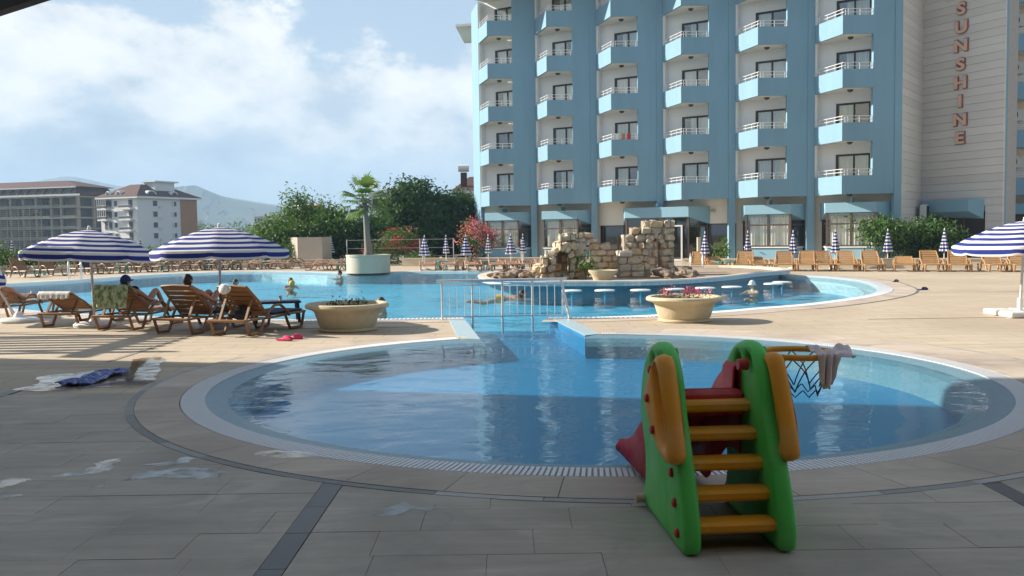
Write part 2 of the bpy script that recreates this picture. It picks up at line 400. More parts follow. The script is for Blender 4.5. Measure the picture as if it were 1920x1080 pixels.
def deck_mat():
    """the same limestone farther off, where joints are too fine to build"""
    m, t, b = new_mat('deck_far'); v = world_pos(t)
    g = noise(t, 1.0, 7, .65, world_pos(t, (.5, 4, 4))); bl = noise(t, .22, 6, .62, v, .8); fine = noise(t, 9, 5, .6, world_pos(t, (.4, 1.6, 1)))
    br = mnode(t, 'ShaderNodeTexBrick'); t.links.new(v, br.inputs['Vector'])
    br.inputs['Scale'].default_value = 1.0; br.inputs['Brick Width'].default_value = .9; br.inputs['Row Height'].default_value = .42
    br.inputs['Mortar Size'].default_value = .008; br.inputs['Color1'].default_value = (.96,) * 3 + (1,); br.inputs['Color2'].default_value = (1.04, 1.02, 1.0, 1); br.inputs['Mortar'].default_value = (.62, .60, .56, 1)
    c1 = mixc(t, ramp(t, g, [(.3, (0,) * 3), (.7, (1,) * 3)]), (.47, .395, .30), (.60, .515, .395))
    c2 = mixc(t, ramp(t, bl, [(.38, (0,) * 3), (.62, (1,) * 3)]), (.45, .375, .285), c1)
    c3 = mixc(t, 1.0, c2, br.outputs[0], 'MULTIPLY')
    st = ramp(t, noise(t, .8, 7, .6, world_pos(t, (.25, 1.3, 1)), 1.0), [(.58, (0,) * 3), (.68, (1,) * 3)])
    c3 = mixc(t, mth(t, 'MULTIPLY', st, .42), c3, (.25, .19, .13))
    t.links.new(mixc(t, ramp(t, fine, [(.3, (.3,) * 3), (.6, (0,) * 3)]), c3, (.40, .33, .25)), b.inputs['Base Color'])
    b.inputs['Roughness'].default_value = .8; b.inputs['Specular IOR Level'].default_value = .3
    bump(t, b, fine, .15, .004); return m
M['deck'] = deck_mat()
def mosaic_mat(name, c1, c2, c3, size=.035, grout=(.5, .6, .62), rough=.35):
    m, t, b = new_mat(name); v = world_pos(t)
    br = mnode(t, 'ShaderNodeTexBrick', offset=0.0); t.links.new(v, br.inputs['Vector'])
    br.inputs['Scale'].default_value = 1.0; br.inputs['Brick Width'].default_value = size; br.inputs['Row Height'].default_value = size
    br.inputs['Mortar Size'].default_value = size * .06; br.inputs['Color1'].default_value = (*c1, 1); br.inputs['Color2'].default_value = (*c2, 1); br.inputs['Mortar'].default_value = (*grout, 1)
    n = noise(t, .7, 4, .5, v); n3 = noise(t, 45, 2, .6, v)
    c = mixc(t, mth(t, 'MULTIPLY', ramp(t, n3, [(.42, (0,) * 3), (.58, (1,) * 3)]), .55), br.outputs[0], c3)
    c = mixc(t, mth(t, 'MULTIPLY', n, .25), c, c1)
    t.links.new(c, b.inputs['Base Color']); b.inputs['Roughness'].default_value = rough
    return m
M['kids_floor'] = mosaic_mat('kids_floor', (.006, .150, .355), (.012, .195, .42), (.035, .28, .52), grout=(.09, .30, .47))
M['main_floor'] = mosaic_mat('main_floor', (.075, .42, .64), (.095, .47, .69), (.14, .54, .74), .05, (.20, .50, .68))
M['mosaic_edge'] = mosaic_mat('mosaic_edge', (.085, .19, .26), (.13, .25, .32), (.22, .33, .39), .035, (.17, .26, .31), .4)
M['mosaic_light'] = mosaic_mat('mosaic_light', (.27, .42, .49), (.35, .50, .56), (.55, .64, .67), .05, (.6, .66, .68), .4)
def schlick(t, f0, normal=None, k=1.0, power=5.0):
    """mirror share of a thin clear surface, the same from above and from below"""
    g = mnode(t, 'ShaderNodeNewGeometry'); d = mnode(t, 'ShaderNodeVectorMath', operation='DOT_PRODUCT')
    t.links.new(normal if normal is not None else g.outputs['Normal'], d.inputs[0]); t.links.new(g.outputs['Incoming'], d.inputs[1])
    p = mth(t, 'POWER', mth(t, 'SUBTRACT', 1.0, mth(t, 'ABSOLUTE', d.outputs['Value']), clamp=True), power)
    return mth(t, 'MULTIPLY', mth(t, 'MULTIPLY_ADD', p, 1 - f0, f0), k, clamp=True)
def water_mat(name, tint, wscale, strength, mirror=.8):
    """clear pool water: tinted see-through body under a rippled mirror surface"""
    m, t, b = new_mat(name); t.nodes.remove(b); out = t.nodes['Material Output']
    v = world_pos(t)
    a = noise(t, wscale, 3, .5, world_pos(t, (.75, 1.25, 1)), .8); c = noise(t, wscale * 3.3, 3, .5, world_pos(t, (.7, 1.3, 1)), .4); d = noise(t, wscale * .33, 2, .5, v, .5)
    calm = ramp(t, noise(t, .22, 3, .5, v, .4), [(.35, (.55,) * 3), (.65, (1,) * 3)])
    sy = mnode(t, 'ShaderNodeSeparateXYZ'); t.links.new(v, sy.inputs[0]); mr = mnode(t, 'ShaderNodeMapRange'); t.links.new(sy.outputs[1], mr.inputs[0])   # the little pool lies calmer than the big one
    for i_, q_ in enumerate((14.5, 21.0, .10, 1.0)): mr.inputs[i_ + 1].default_value = q_
    mr2 = mnode(t, 'ShaderNodeMapRange'); t.links.new(sy.outputs[1], mr2.inputs[0])
    for i_, q_ in enumerate((14.5, 21.0, .70, mirror)): mr2.inputs[i_ + 1].default_value = q_
    calm = mth(t, 'MULTIPLY', calm, mr.outputs[0])
    hgt = mth(t, 'MULTIPLY', mth(t, 'ADD', mth(t, 'MULTIPLY', mth(t, 'ADD', a, mth(t, 'MULTIPLY', mth(t, 'MULTIPLY', c, mr.outputs[0]), .22)), mth(t, 'MULTIPLY_ADD', mr.outputs[0], .5, .5)), mth(t, 'ADD', mth(t, 'MULTIPLY', d, 1.5), mth(t, 'MULTIPLY', mth(t, 'MULTIPLY', noise(t, 1.0, 3, .55, world_pos(t, (.38, 1.15, 1)), .5), mr.outputs[0]), 2.6))), calm)
    bn = mnode(t, 'ShaderNodeBump'); bn.inputs['Strength'].default_value = strength; bn.inputs['Distance'].default_value = .20
    t.links.new(hgt, bn.inputs['Height'])
    fac = mth(t, 'MULTIPLY', schlick(t, .02, bn.outputs[0], 1.0), mr2.outputs[0])
    tr = mnode(t, 'ShaderNodeBsdfTransparent'); tr.inputs[0].default_value = (*tint, 1)
    gl = mnode(t, 'ShaderNodeBsdfAnisotropic'); gl.inputs['Roughness'].default_value = .02; t.links.new(bn.outputs[0], gl.inputs['Normal'])
    mx = mnode(t, 'ShaderNodeMixShader'); t.links.new(fac, mx.inputs[0]); t.links.new(tr.outputs[0], mx.inputs[1]); t.links.new(gl.outputs[0], mx.inputs[2])
    t.links.new(mx.outputs[0], out.inputs['Surface']); return m
M['water'] = water_mat('water', (.78, .94, .98), 2.1, .95, .74)
def glass_mat(name, tint=(.75, .80, .80), k=1.0):
    m, t, b = new_mat(name); t.nodes.remove(b); out = t.nodes['Material Output']
    tr = mnode(t, 'ShaderNodeBsdfTransparent'); tr.inputs[0].default_value = (*tint, 1)
    gl = mnode(t, 'ShaderNodeBsdfAnisotropic'); gl.inputs['Roughness'].default_value = .03
    mx = mnode(t, 'ShaderNodeMixShader'); t.links.new(schlick(t, .13, None, 1.2), mx.inputs[0]); t.links.new(tr.outputs[0], mx.inputs[1]); t.links.new(gl.outputs[0], mx.inputs[2])
    t.links.new(mx.outputs[0], out.inputs['Surface']); return m
M['glass'] = glass_mat('glass', (.93, .96, .95))
M['glass_dark'] = glass_mat('glass_dark', (.30, .32, .31))
def curtain_mat():
    m, t, b = new_mat('curtain'); n = noise(t, 1.0, 3, .5, world_pos(t, (7, 7, .4)))
    t.links.new(ramp(t, n, [(.3, (.70, .72, .66)), (.7, (.88, .89, .83))]), b.inputs['Base Color']); b.inputs['Roughness'].default_value = .9
    b.inputs['Specular IOR Level'].default_value = .1; return m
M['curtain'] = curtain_mat()
M['curtain_grey'] = mat('curtain_grey', (.20, .21, .21), .9, .2, 4)
def leaf_mat(name, c1, c2, c3):
    m, t, b = new_mat(name)
    g = mnode(t, 'ShaderNodeNewGeometry'); rnd_i = g.outputs['Random Per Island']
    big = noise(t, .9, 3, .5, g.outputs['Position'])
    c = mixc(t, rnd_i, c1, c2); c = mixc(t, ramp(t, big, [(.35, (0,) * 3), (.65, (1,) * 3)]), c, c3)
    t.links.new(c, b.inputs['Base Color']); b.inputs['Roughness'].default_value = .5; b.inputs['Specular IOR Level'].default_value = .35
    tl = mnode(t, 'ShaderNodeBsdfTranslucent'); t.links.new(mixc(t, 1.0, c, (1.0, 1.0, .45), 'MULTIPLY'), tl.inputs[0])
    mx = mnode(t, 'ShaderNodeMixShader'); mx.inputs[0].default_value = .32
    t.links.new(b.outputs[0], mx.inputs[1]); t.links.new(tl.outputs[0], mx.inputs[2]); t.links.new(mx.outputs[0], t.nodes['Material Output'].inputs['Surface'])
    return m
M['leaf_dark'] = leaf_mat('leaf_dark', (.030, .075, .020), (.055, .115, .030), (.045, .100, .030))
M['leaf_mid'] = leaf_mat('leaf_mid', (.050, .120, .022), (.090, .180, .035), (.065, .140, .030))
M['leaf_light'] = leaf_mat('leaf_light', (.095, .185, .035), (.150, .250, .050), (.080, .160, .030))
M['leaf_fig'] = leaf_mat('leaf_fig', (.055, .130, .030), (.100, .190, .045), (.060, .130, .035))
M['palm_leaf'] = leaf_mat('palm_leaf', (.11, .20, .05), (.18, .27, .08), (.13, .22, .06))
M['flower_pink'] = leaf_mat('flower_pink', (.78, .22, .34), (.85, .40, .48), (.78, .18, .28))
M['flower_red'] = leaf_mat('flower_red', (.55, .05, .08), (.70, .14, .16), (.60, .06, .08))
M['flower_magenta'] = leaf_mat('flower_magenta', (.70, .03, .22), (.85, .20, .40), (.75, .05, .16))
def stripe_mat(name, step, off=0.0, axis='Z'):
    """awning cloth, blue and white bands laid out along the canopy (UV v in metres)"""
    m, t, b = new_mat(name); uv = mnode(t, 'ShaderNodeUVMap'); sp = mnode(t, 'ShaderNodeSeparateXYZ'); t.links.new(uv.outputs[0], sp.inputs[0])
    f = mth(t, 'FRACT', mth(t, 'MULTIPLY_ADD', sp.outputs[1], 1 / step, off))
    k = mth(t, 'GREATER_THAN', f, .5)
    n = noise(t, 5, 4, .6, world_pos(t))
    c = mixc(t, k, mixc(t, n, (.70, .69, .70), (.80, .79, .80)), mixc(t, n, (.020, .035, .21), (.035, .055, .29)))
    t.links.new(c, b.inputs['Base Color']); b.inputs['Roughness'].default_value = .85; b.inputs['Specular IOR Level'].default_value = .2
    tl = mnode(t, 'ShaderNodeBsdfTranslucent'); t.links.new(c, tl.inputs[0])
    mx = mnode(t, 'ShaderNodeMixShader'); mx.inputs[0].default_value = .25
    t.links.new(b.outputs[0], mx.inputs[1]); t.links.new(tl.outputs[0], mx.inputs[2]); t.links.new(mx.outputs[0], t.nodes['Material Output'].inputs['Surface'])
    return m
M['stripes'] = stripe_mat('stripes', .205, .0)
M['stripes_closed'] = stripe_mat('stripes_closed', .15)
def pattern_cloth(name, a, b_, c_):
    m, t, b = new_mat(name); n = noise(t, 14, 4, .65, coords(t, 'Object', (1, 1, .5)), .8)
    t.links.new(ramp(t, n, [(.38, a), (.50, b_), (.62, c_)]), b.inputs['Base Color']); b.inputs['Roughness'].default_value = .95
    b.inputs['Specular IOR Level'].default_value = .1; bump(t, b, noise(t, 90, 3), .4, .004); return m
M['towel_green'] = pattern_cloth('towel_green', (.12, .20, .07), (.38, .44, .24), (.62, .62, .46))
M['towel_blue'] = pattern_cloth('towel_blue', (.06, .10, .30), (.16, .20, .42), (.40, .42, .55))
def ruin_mat():
    m, t, b = new_mat('ruin_stone'); v = coords(t); oi = mnode(t, 'ShaderNodeObjectInfo').outputs['Random']
    c = ramp(t, oi, [(0, (.66, .57, .43)), (.3, (.58, .52, .42)), (.55, (.72, .63, .49)), (.78, (.64, .47, .28)), (.92, (.58, .55, .49)), (1, (.62, .31, .13))], 'LINEAR')
    n = noise(t, 5, 6, .65, world_pos(t)); c = mixc(t, ramp(t, n, [(.3, (.55,) * 3), (.62, (0,) * 3)]), c, (.27, .20, .13))
    t.links.new(c, b.inputs['Base Color']); b.inputs['Roughness'].default_value = .9; b.inputs['Specular IOR Level'].default_value = .2
    bump(t, b, noise(t, 16, 6, .65, world_pos(t)), .7, .03); return m
M['ruin_stone'] = ruin_mat()
M['rock'] = mat('rock', (.27, .21, .16), .95, .5, 4, rand=.3, bmp=.9, bscale=9)
M['mortar'] = mat('mortar', (.30, .25, .19), .95, .3, 5, bmp=.6, bscale=20)
def terrain_mat(name, c1, c2, s):
    m, t, b = new_mat(name); n = noise(t, s, 8, .62, world_pos(t)); n2 = noise(t, s * 9, 6, .6, world_pos(t))
    c = mixc(t, ramp(t, n, [(.35, (0,) * 3), (.65, (1,) * 3)]), c1, c2)
    t.links.new(mixc(t, mth(t, 'MULTIPLY', n2, .5), c, tuple(x * .6 for x in c1)), b.inputs['Base Color']); b.inputs['Roughness'].default_value = .95; b.inputs['Specular IOR Level'].default_value = .1
    return m
M['ground'] = terrain_mat('ground', (.10, .105, .05), (.17, .14, .085), .03)
M['hill'] = terrain_mat('hill', (.05, .075, .035), (.11, .105, .065), .0035)
# ================================================================== the setting
def catmull(P, n=6, closed=False):
    out = []; N = len(P); P = [Vector(p) for p in P]
    rng = range(N if closed else N - 1)
    for i in rng:
        g = (lambda k: P[k % N]) if closed else (lambda k: P[max(0, min(N - 1, k))])
        a, b, c, d = g(i - 1), g(i), g(i + 1), g(i + 2)
        for k in range(n):
            t = k / n
            out.append(.5 * (2 * b + (c - a) * t + (2*a - 5*b + 4*c - d) * t*t + (3*b - a - 3*c + d) * t**3))
    if not closed: out.append(P[-1])
    return out
def tess(name, loops, z, m, parent=None):
    ls = [[Vector((p[0], p[1], 0)) for p in l] for l in loops]; flat = [p for l in ls for p in l]
    mb = MB(); fs = []
    for t in tessellate_polygon(ls):
        a, b, c = (flat[i] for i in t)
        fs.append(tuple(t) if (b - a).cross(c - a).z > 0 else tuple(t)[::-1])
    mb.add([(p.x, p.y, z) for p in flat], fs); return mb.build(name, m, parent)
def struct(o): o['kind'] = 'structure'; return o

KC = Vector((1.0, 11.3)); KR = 4.53                 # paddling pool: centre, radius of its rim
A_L, A_R = R(110.5), R(87.0)                        # where the channel to the big pool opens
ch_lb, ch_lt = Vector((-.55, 15.44)), Vector((-1.03, 19.46))
ch_rb, ch_rt = Vector((1.23, 15.71)), Vector((.76, 19.25))
main_ctrl = [(-1.03, 19.46), (-2.5, 19.44), (-4.6, 19.55), (-7.9, 20.7), (-11.3, 22.6), (-15, 25.8), (-19.2, 29.5), (-21.6, 33.5), (-20.7, 37.5), (-18.9, 40.7),
             (-18.1, 43.5), (-16.6, 46.6), (-13.2, 47.7), (-10, 45.9), (-8.1, 44.2), (-5.9, 44.2), (-4.2, 45.0), (0, 44.2), (4, 43), (8, 40.0), (10.0, 36.9),
             (11.35, 34.6), (11.75, 31.3), (11.05, 28), (10.45, 26.3), (9.6, 24.8), (8.3, 23.2), (6.8, 21.75), (5.5, 20.9), (4.5, 20.2), (2.8, 19.42), (1.5, 19.15), (.76, 19.25)]
main_line = catmull([Vector(p) for p in main_ctrl], 5)
def circle_arc(r, a0, a1, n):
    return [KC + Vector((math.cos(lerp(a0, a1, i / n)), math.sin(lerp(a0, a1, i / n)))) * r for i in range(n + 1)]
def water_loop(r):
    return circle_arc(r, A_R, A_L - 2 * math.pi, 160) + main_line

ground = MB().add([(-3300, -300, -1.2), (3300, -300, -1.2), (3300, 3600, -1.2), (-3300, 3600, -1.2)], [(0, 1, 2, 3)]).build('ground', M['ground']); struct(ground)
deck = tess('deck', [[(-60, -12), (60, -12), (60, 76), (-12, 76), (-20, 58), (-60, 50)], water_loop(KR + .02)], 0.0, M['deck']); struct(deck)
skirt = MB().prism([(-60, 50), (-20, 58), (-12, 76), (-12.2, 76.2), (-20.2, 58.2), (-60, 50.2)], -1.25, -.01).build('deck_edge', M['low_wall'], deck)

# ---- slabs of the near deck (each its own piece), cut where the round border begins
def clip(poly, p, n):                               # keep the side the normal points to
    out = []
    for i in range(len(poly)):
        a, b = poly[i], poly[(i + 1) % len(poly)]; da, db = (a - p).dot(n), (b - p).dot(n)
        if da >= 0: out.append(a)
        if (da >= 0) != (db >= 0): out.append(a + (b - a) * (da / (da - db)))
    return out
KB = Vector((1.20, 11.40))                          # the border ring lies a touch off-centre
RB = 5.56
strips_x = [-5.80, -1.28, 3.25]
zone = (-6.9, 7.3, 3.7, 10.3)
bed = MB().add([(zone[0], zone[2], .002), (zone[1], zone[2], .002), (zone[1], KB.y - 4.6, .002), (zone[0], KB.y - 4.6, .002)], [(0, 1, 2, 3)]).build('mortar_bed', M['bed'], deck)
slab_rng = random.Random(3)
def seen(x, y): return abs(x) < .60 * max(y, 0) + .5
def slab_ok(poly):
    c = sum(poly, Vector((0, 0))) / len(poly); return any(seen(p.x, p.y) for p in poly)
nsl = 0
def put_slab(x0, x1, y0, y1, m, z1=.010, name='slab'):
    global nsl
    poly = [Vector((x0, y0)), Vector((x1, y0)), Vector((x1, y1)), Vector((x0, y1))]
    if not slab_ok(poly): return
    ds = [(p - KB).length for p in poly]
    if max(ds) < RB - .05: return
    if min(ds) < RB:
        # chord through the ring inside this slab
        c = (sum(poly, Vector((0, 0))) / 4 - KB); c.normalize(); half = .5 * max(x1 - x0, y1 - y0)
        off = RB - .02 - RB * (1 - math.sqrt(max(0, 1 - (half * .8 / RB) ** 2)))
        poly = clip(poly, KB + c * off, c)
        if len(poly) < 3: return
    jz = slab_rng.uniform(-.0015, .0015)
    MB().prism(poly, .0025, z1 + jz).build(name, m, deck); nsl += 1
y = zone[2]; row = 0
edges = [zone[0]] + strips_x + [zone[1]]
while y < zone[3]:
    y1 = y + .42
    for e in range(len(edges) - 1):
        xa, xb = edges[e] + (.075 if e else 0), edges[e + 1] - (.075 if e < len(edges) - 2 else 0)
        x = xa - slab_rng.uniform(0, .8)
        while x < xb - .02:
            L = slab_rng.choice([.62, .9, .9, 1.05])
            a, b = max(x, xa), min(x + L, xb)
            if b - a > .04: put_slab(a + .0016, b - .0016, y + .0016, y1 - .0016, M['slab'])
            x += L
    y = y1
for sx in strips_x:                                  # narrow bands of dark marble between the slab fields
    y = 3.7
    while y < 10.6:
        L = slab_rng.uniform(.38, .62)
        put_slab(sx - .071, sx + .071, y + .002, y + L - .002, M['black_marble'], .011, 'marble_strip')
        y += L
# the same bands farther out on the deck
for (x0, x1, y0, y1) in [(-5.84, -5.76, 13.2, 17.6), (6.9, 30, 17.93, 17.96), (-12, -1.6, 17.63, 17.66)]:
    MB().bbox((x0, y0, .001), (x1, y1, .006)).build('marble_strip', M['joint'], deck)

# ---- rim of the paddling pool
surround = empty('pool_surround', (KC.x, KC.y, 0)); struct(surround)
def sector(mb, c, r0, r1, a0, a1, z0, z1, n):
    P = [c + Vector((math.cos(lerp(a0, a1, i / n)), math.sin(lerp(a0, a1, i / n)))) * r0 for i in range(n + 1)]
    Q = [c + Vector((math.cos(lerp(a0, a1, i / n)), math.sin(lerp(a0, a1, i / n)))) * r1 for i in range(n + 1)]
    V = [(p.x, p.y, z) for z in (z0, z1) for l in (P, Q) for p in l]; m = n + 1; fs = []
    for i in range(n):
        fs += [(2*m+i, 3*m+i, 3*m+i+1, 2*m+i+1), (i+1, m+i+1, m+i, i), (m+i, m+i+1, 3*m+i+1, 3*m+i), (i, 2*m+i, 2*m+i+1, i+1)]
    fs += [(0, m, 3*m, 2*m), (n, 2*m+n, 3*m+n, m+n)]
    return mb.add(V, fs)
O2 = Vector((0, 0)); KOFF = KB - KC
a0, a1 = A_L + R(7.5), A_R + 2 * math.pi - R(6.5)
NS = 38
for i in range(NS):
    b0, b1 = lerp(a0, a1, i / NS), lerp(a0, a1, (i + 1) / NS)
    mid = (b0 + b1) / 2; rin = 4.80
    # the inner edge follows the grate, the outer edge the border ring
    def outer(a):
        d = Vector((math.cos(a), math.sin(a))); bq = d.dot(KOFF); return bq + math.sqrt(bq * bq - KOFF.length_squared + 5.46 ** 2)
    n = 6; V = []
    for z in (.002, .016):
        for k in range(n + 1):
            a = lerp(b0 + .0006, b1 - .0006, k / n); V.append((math.cos(a) * rin, math.sin(a) * rin, z))
        for k in range(n + 1):
            a = lerp(b0 + .0006, b1 - .0006, k / n); r = outer(a); V.append((math.cos(a) * r, math.sin(a) * r, z))
    m = n + 1; fs = []
    for k in range(n): fs += [(2*m+k, 3*m+k, 3*m+k+1, 2*m+k+1), (m+k, m+k+1, 3*m+k+1, 3*m+k), (k, 2*m+k, 2*m+k+1, k+1)]
    fs += [(0, m, 3*m, 2*m), (n, 2*m+n, 3*m+n, m+n)]
    MB().add(V, fs).build('coping_stone', M['coping'], surround)
for i in range(30):
    b0, b1 = lerp(R(158), R(392), i / 30), lerp(R(158), R(392), (i + 1) / 30)
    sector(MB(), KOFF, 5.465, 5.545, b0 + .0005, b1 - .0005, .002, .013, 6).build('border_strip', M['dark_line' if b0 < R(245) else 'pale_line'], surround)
gm = MB(); ng = 620
for i in range(ng):
    a = lerp(A_L + R(4), A_R + 2 * math.pi - R(3.5), (i + .5) / ng); d = Vector((math.cos(a), math.sin(a)))
    gm.box((d.x * 4.665, d.y * 4.665, .006), (.25, .027, .02), (0, 0, a))
for r in (4.56, 4.665, 4.77):
    gm.tube([(math.cos(lerp(A_L + R(4), A_R + 2*math.pi - R(3.5), k / 120)) * r, math.sin(lerp(A_L + R(4), A_R + 2*math.pi - R(3.5), k / 120)) * r, -.006) for k in range(121)], .007, 4)
tag(gm.build('overflow_grate', M['grate'], surround), kind='stuff')
sector(MB(), O2, 4.54, 4.80, A_L + R(4), A_R + 2 * math.pi - R(3.5), .0012, .0016, 140).build('gutter', M['channel'], surround)
# sloping mosaic beach and the floor of the paddling pool
ring = MB(); prof = [(4.55, .004), (4.40, -.010), (4.25, -.035), (4.15, -.075), (4.08, -.14), (4.03, -.40)]
n = 160; V = []; fs = []
for r, z in prof:
    for i in range(n + 1):
        a = lerp(A_L, A_R + 2 * math.pi, i / n); V.append((math.cos(a) * r, math.sin(a) * r, z))
for k in range(len(prof) - 1):
    for i in range(n): fs.append((k*(n+1)+i, k*(n+1)+i+1, (k+1)*(n+1)+i+1, (k+1)*(n+1)+i))
ring.add(V, [f[::-1] for f in fs]).build('mosaic_beach', M['mosaic_edge'], surround)
tess('pool_floor', [[Vector((math.cos(i * R(4)), math.sin(i * R(4)))) * 4.42 for i in range(90)]], -.34, M['kids_floor'], surround)
# channel between the pools: floor, side walls, tiled edges
MB().add([(-1.3, 15.0, -.338), (1.5, 15.0, -.338), (1.1, 19.9, -.338), (-1.35, 19.9, -.338)], [(0, 1, 2, 3)]).build('pool_floor', M['kids_floor'], surround, loc=(-KC.x, -KC.y, 0))
def wall_strip(pts, z0, z1, m, name, parent=None):
    mb = MB(); n = len(pts); mb.add([(p[0], p[1], z0) for p in pts] + [(p[0], p[1], z1) for p in pts], [(i, i + 1, n + i + 1, n + i) for i in range(n - 1)])
    return mb.build(name, m, parent)
o = wall_strip([ch_lb, ch_lt], -.36, .0, M['kids_floor'], 'channel_wall', surround); o.location = (-KC.x, -KC.y, 0)
o = wall_strip([ch_rb, ch_rt], -.36, .0, M['kids_floor'], 'channel_wall', surround); o.location = (-KC.x, -KC.y, 0)
def flat_quad(P, z, m, name, parent, th=.004):
    o = MB().prism([Vector(p) for p in P], z - th, z).build(name, m, parent); o.location = (-KC.x, -KC.y, 0); return o
flat_quad([(-.55, 15.44), (-1.03, 19.44), (-1.36, 19.44), (-.98, 16.15), (-1.0, 15.92)], .012, M['mosaic_light'], 'tile_edge', surround, .011)
flat_quad([(1.23, 15.71), (.76, 19.23), (1.12, 19.1), (1.50, 16.12), (1.53, 15.95)], .012, M['mosaic_light'], 'tile_edge', surround, .011)

# ---- the big pool
pool = empty('pool_basin', (0, 0, 0)); struct(pool)
def normals(L):
    out = []
    for i in range(len(L)):
        t = (L[min(i + 1, len(L) - 1)] - L[max(i - 1, 0)]).normalized(); out.append(Vector((-t.y, t.x)))   # left of a clockwise walk = outside
    return out
MN = normals(main_line)
def offs(d): return [p + n_ * d for p, n_ in zip(main_line, MN)]
def ribbon(La, za, Lb, zb, m, name, i0=0, i1=None, parent=pool):
    La, Lb = La[i0:i1], Lb[i0:i1]; n = len(La)
    return MB().add([(p.x, p.y, za) for p in La] + [(p.x, p.y, zb) for p in Lb], [(i, i + 1, n + i + 1, n + i) for i in range(n - 1)]).build(name, m, parent)
NL = len(main_line)
ribbon(offs(0), .004, offs(-.45), -.12, M['mosaic_light'], 'mosaic_beach')
ribbon(offs(-.45), -.12, offs(-.55), -.52, M['mosaic_light'], 'pool_wall')
tess('pool_floor', [offs(-.45)], -.50, M['main_floor'], pool)
gm = MB()
La, Lb = offs(.02), offs(.34)
for i in range(NL - 1):
    seg = (La[i + 1] - La[i]).length; k = max(1, int(seg / .075))
    for j in range(k):
        t0, t1 = j / k, (j + .62) / k
        P = [lerp(La[i], La[i+1], t0), lerp(La[i], La[i+1], t1), lerp(Lb[i], Lb[i+1], t1), lerp(Lb[i], Lb[i+1], t0)]
        gm.prism(P, .006, .016)
tag(gm.build('overflow_grate', M['grate'], pool), kind='stuff')
ribbon(offs(.0), .005, offs(.36), .005, M['mosaic_light'], 'gutter')
ribbon(offs(.36), .006, offs(.95), .006, M['coping'], 'coping')
ribbon(offs(.95), .0065, offs(1.01), .0065, M['dark_line'], 'border_strip', int(NL * .62), int(NL * .86))
water = tess('pool_water', [water_loop(KR - .02)], -.026, M['water']); struct(water)

# ---- shallow puddles on the near deck
def puddle(pts, z=.0135):
    L = catmull([Vector((p.x, p.y)) for p in pts], 8, True); q = random.Random(len(pts) * 7 + int(pts[0].y * 100)); ph = [q.uniform(0, 6) for _ in range(4)]
    L = [p + Vector((math.sin(i * .9 + ph[0]) + math.sin(i * 2.3 + ph[1]), .5 * math.sin(i * 1.4 + ph[2]) + .5 * math.sin(i * 3.1 + ph[3]))) * .016 for i, p in enumerate(L)]
    return struct(tess('puddle', [L], z, M['puddle']))
def puddle_mat():
    m, t, b = new_mat('puddle_water'); t.nodes.remove(b); out = t.nodes['Material Output']
    tr = mnode(t, 'ShaderNodeBsdfTransparent'); tr.inputs[0].default_value = (.72, .70, .67, 1)
    gl = mnode(t, 'ShaderNodeBsdfAnisotropic'); gl.inputs['Roughness'].default_value = .03
    mx = mnode(t, 'ShaderNodeMixShader'); t.links.new(mth(t, 'MULTIPLY', schlick(t, .05, None, 1.1), ramp(t, noise(t, 4.0, 6, .65, world_pos(t), .6), [(.36, (.12,) * 3), (.58, (1,) * 3)])), mx.inputs[0])
    t.links.new(tr.outputs[0], mx.inputs[1]); t.links.new(gl.outputs[0], mx.inputs[2]); t.links.new(mx.outputs[0], out.inputs['Surface']); return m
M['puddle'] = puddle_mat()
for P in ([(25, 733), (70, 722), (75, 708), (150, 700), (200, 694), (245, 690), (250, 676), (305, 671), (300, 690), (290, 714), (262, 726), (190, 728), (120, 735)],
          [(88, 898), (140, 888), (175, 878), (190, 868), (228, 863), (215, 874), (195, 888), (140, 895)],
          [(228, 905), (262, 890), (300, 882), (350, 880), (390, 882), (420, 890), (400, 899), (350, 901), (300, 898), (250, 903)],
          [(275, 874), (320, 868), (345, 860), (362, 862), (350, 870), (310, 876)],
          [(0, 905), (30, 900), (58, 902), (30, 911), (0, 918)], [(0, 932), (42, 930), (20, 937), (0, 938)],
          [(735, 952), (760, 945), (785, 955), (820, 950), (800, 962), (770, 958), (750, 968), (715, 972), (700, 966)],
          [(480, 853), (520, 848), (600, 855), (560, 862), (500, 860)], [(165, 918), (195, 913), (200, 918), (175, 922)]):
    puddle([G(*p) for p in P], .0175 if P[0][0] == 480 else .0135)

# ---- far land
def ridge(name, pts, Y, depth, seed, m):
    r = random.Random(seed); L = catmull([Vector(p) for p in pts], 8); mb = MB(); rows = 12; n = len(L); V = []
    off = [[r.uniform(-1, 1) for _ in range(n)] for _ in range(rows)]
    for k in range(rows):
        t = k / (rows - 1)
        for i, p in enumerate(L):
            top = D(p.x, p.y, Y + depth); q = D(p.x, p.y, Y); h = max(4, (top.z + 1.2))
            prof_ = (t ** 1.35) if t < .999 else 1
            V.append((lerp(q.x, top.x, t) + off[k][i] * 8 * (0 < t < 1), lerp(Y, Y + depth, t) + off[k][i] * 25 * (0 < t < 1), -1.2 + h * prof_ * (1 + .06 * off[k][i] * (0 < t < 1))))
    for i, p in enumerate(L): V.append((D(p.x, p.y, Y + depth).x, Y + depth + 120, -1.2))
    fs = [(k*n+i, k*n+i+1, k*n+n+i+1, k*n+n+i) for k in range(rows) for i in range(n - 1)]
    return struct(mb.add(V, fs).build(name, m, None, 60))
ridge('mountains', [(-900, 380), (-500, 372), (-200, 362), (0, 350), (60, 341), (95, 335), (127, 331), (158, 335), (225, 349), (290, 356), (400, 366), (520, 384), (640, 396), (800, 402), (1100, 405), (1700, 400), (2600, 395)], 2300, 900, 5, M['hill'])
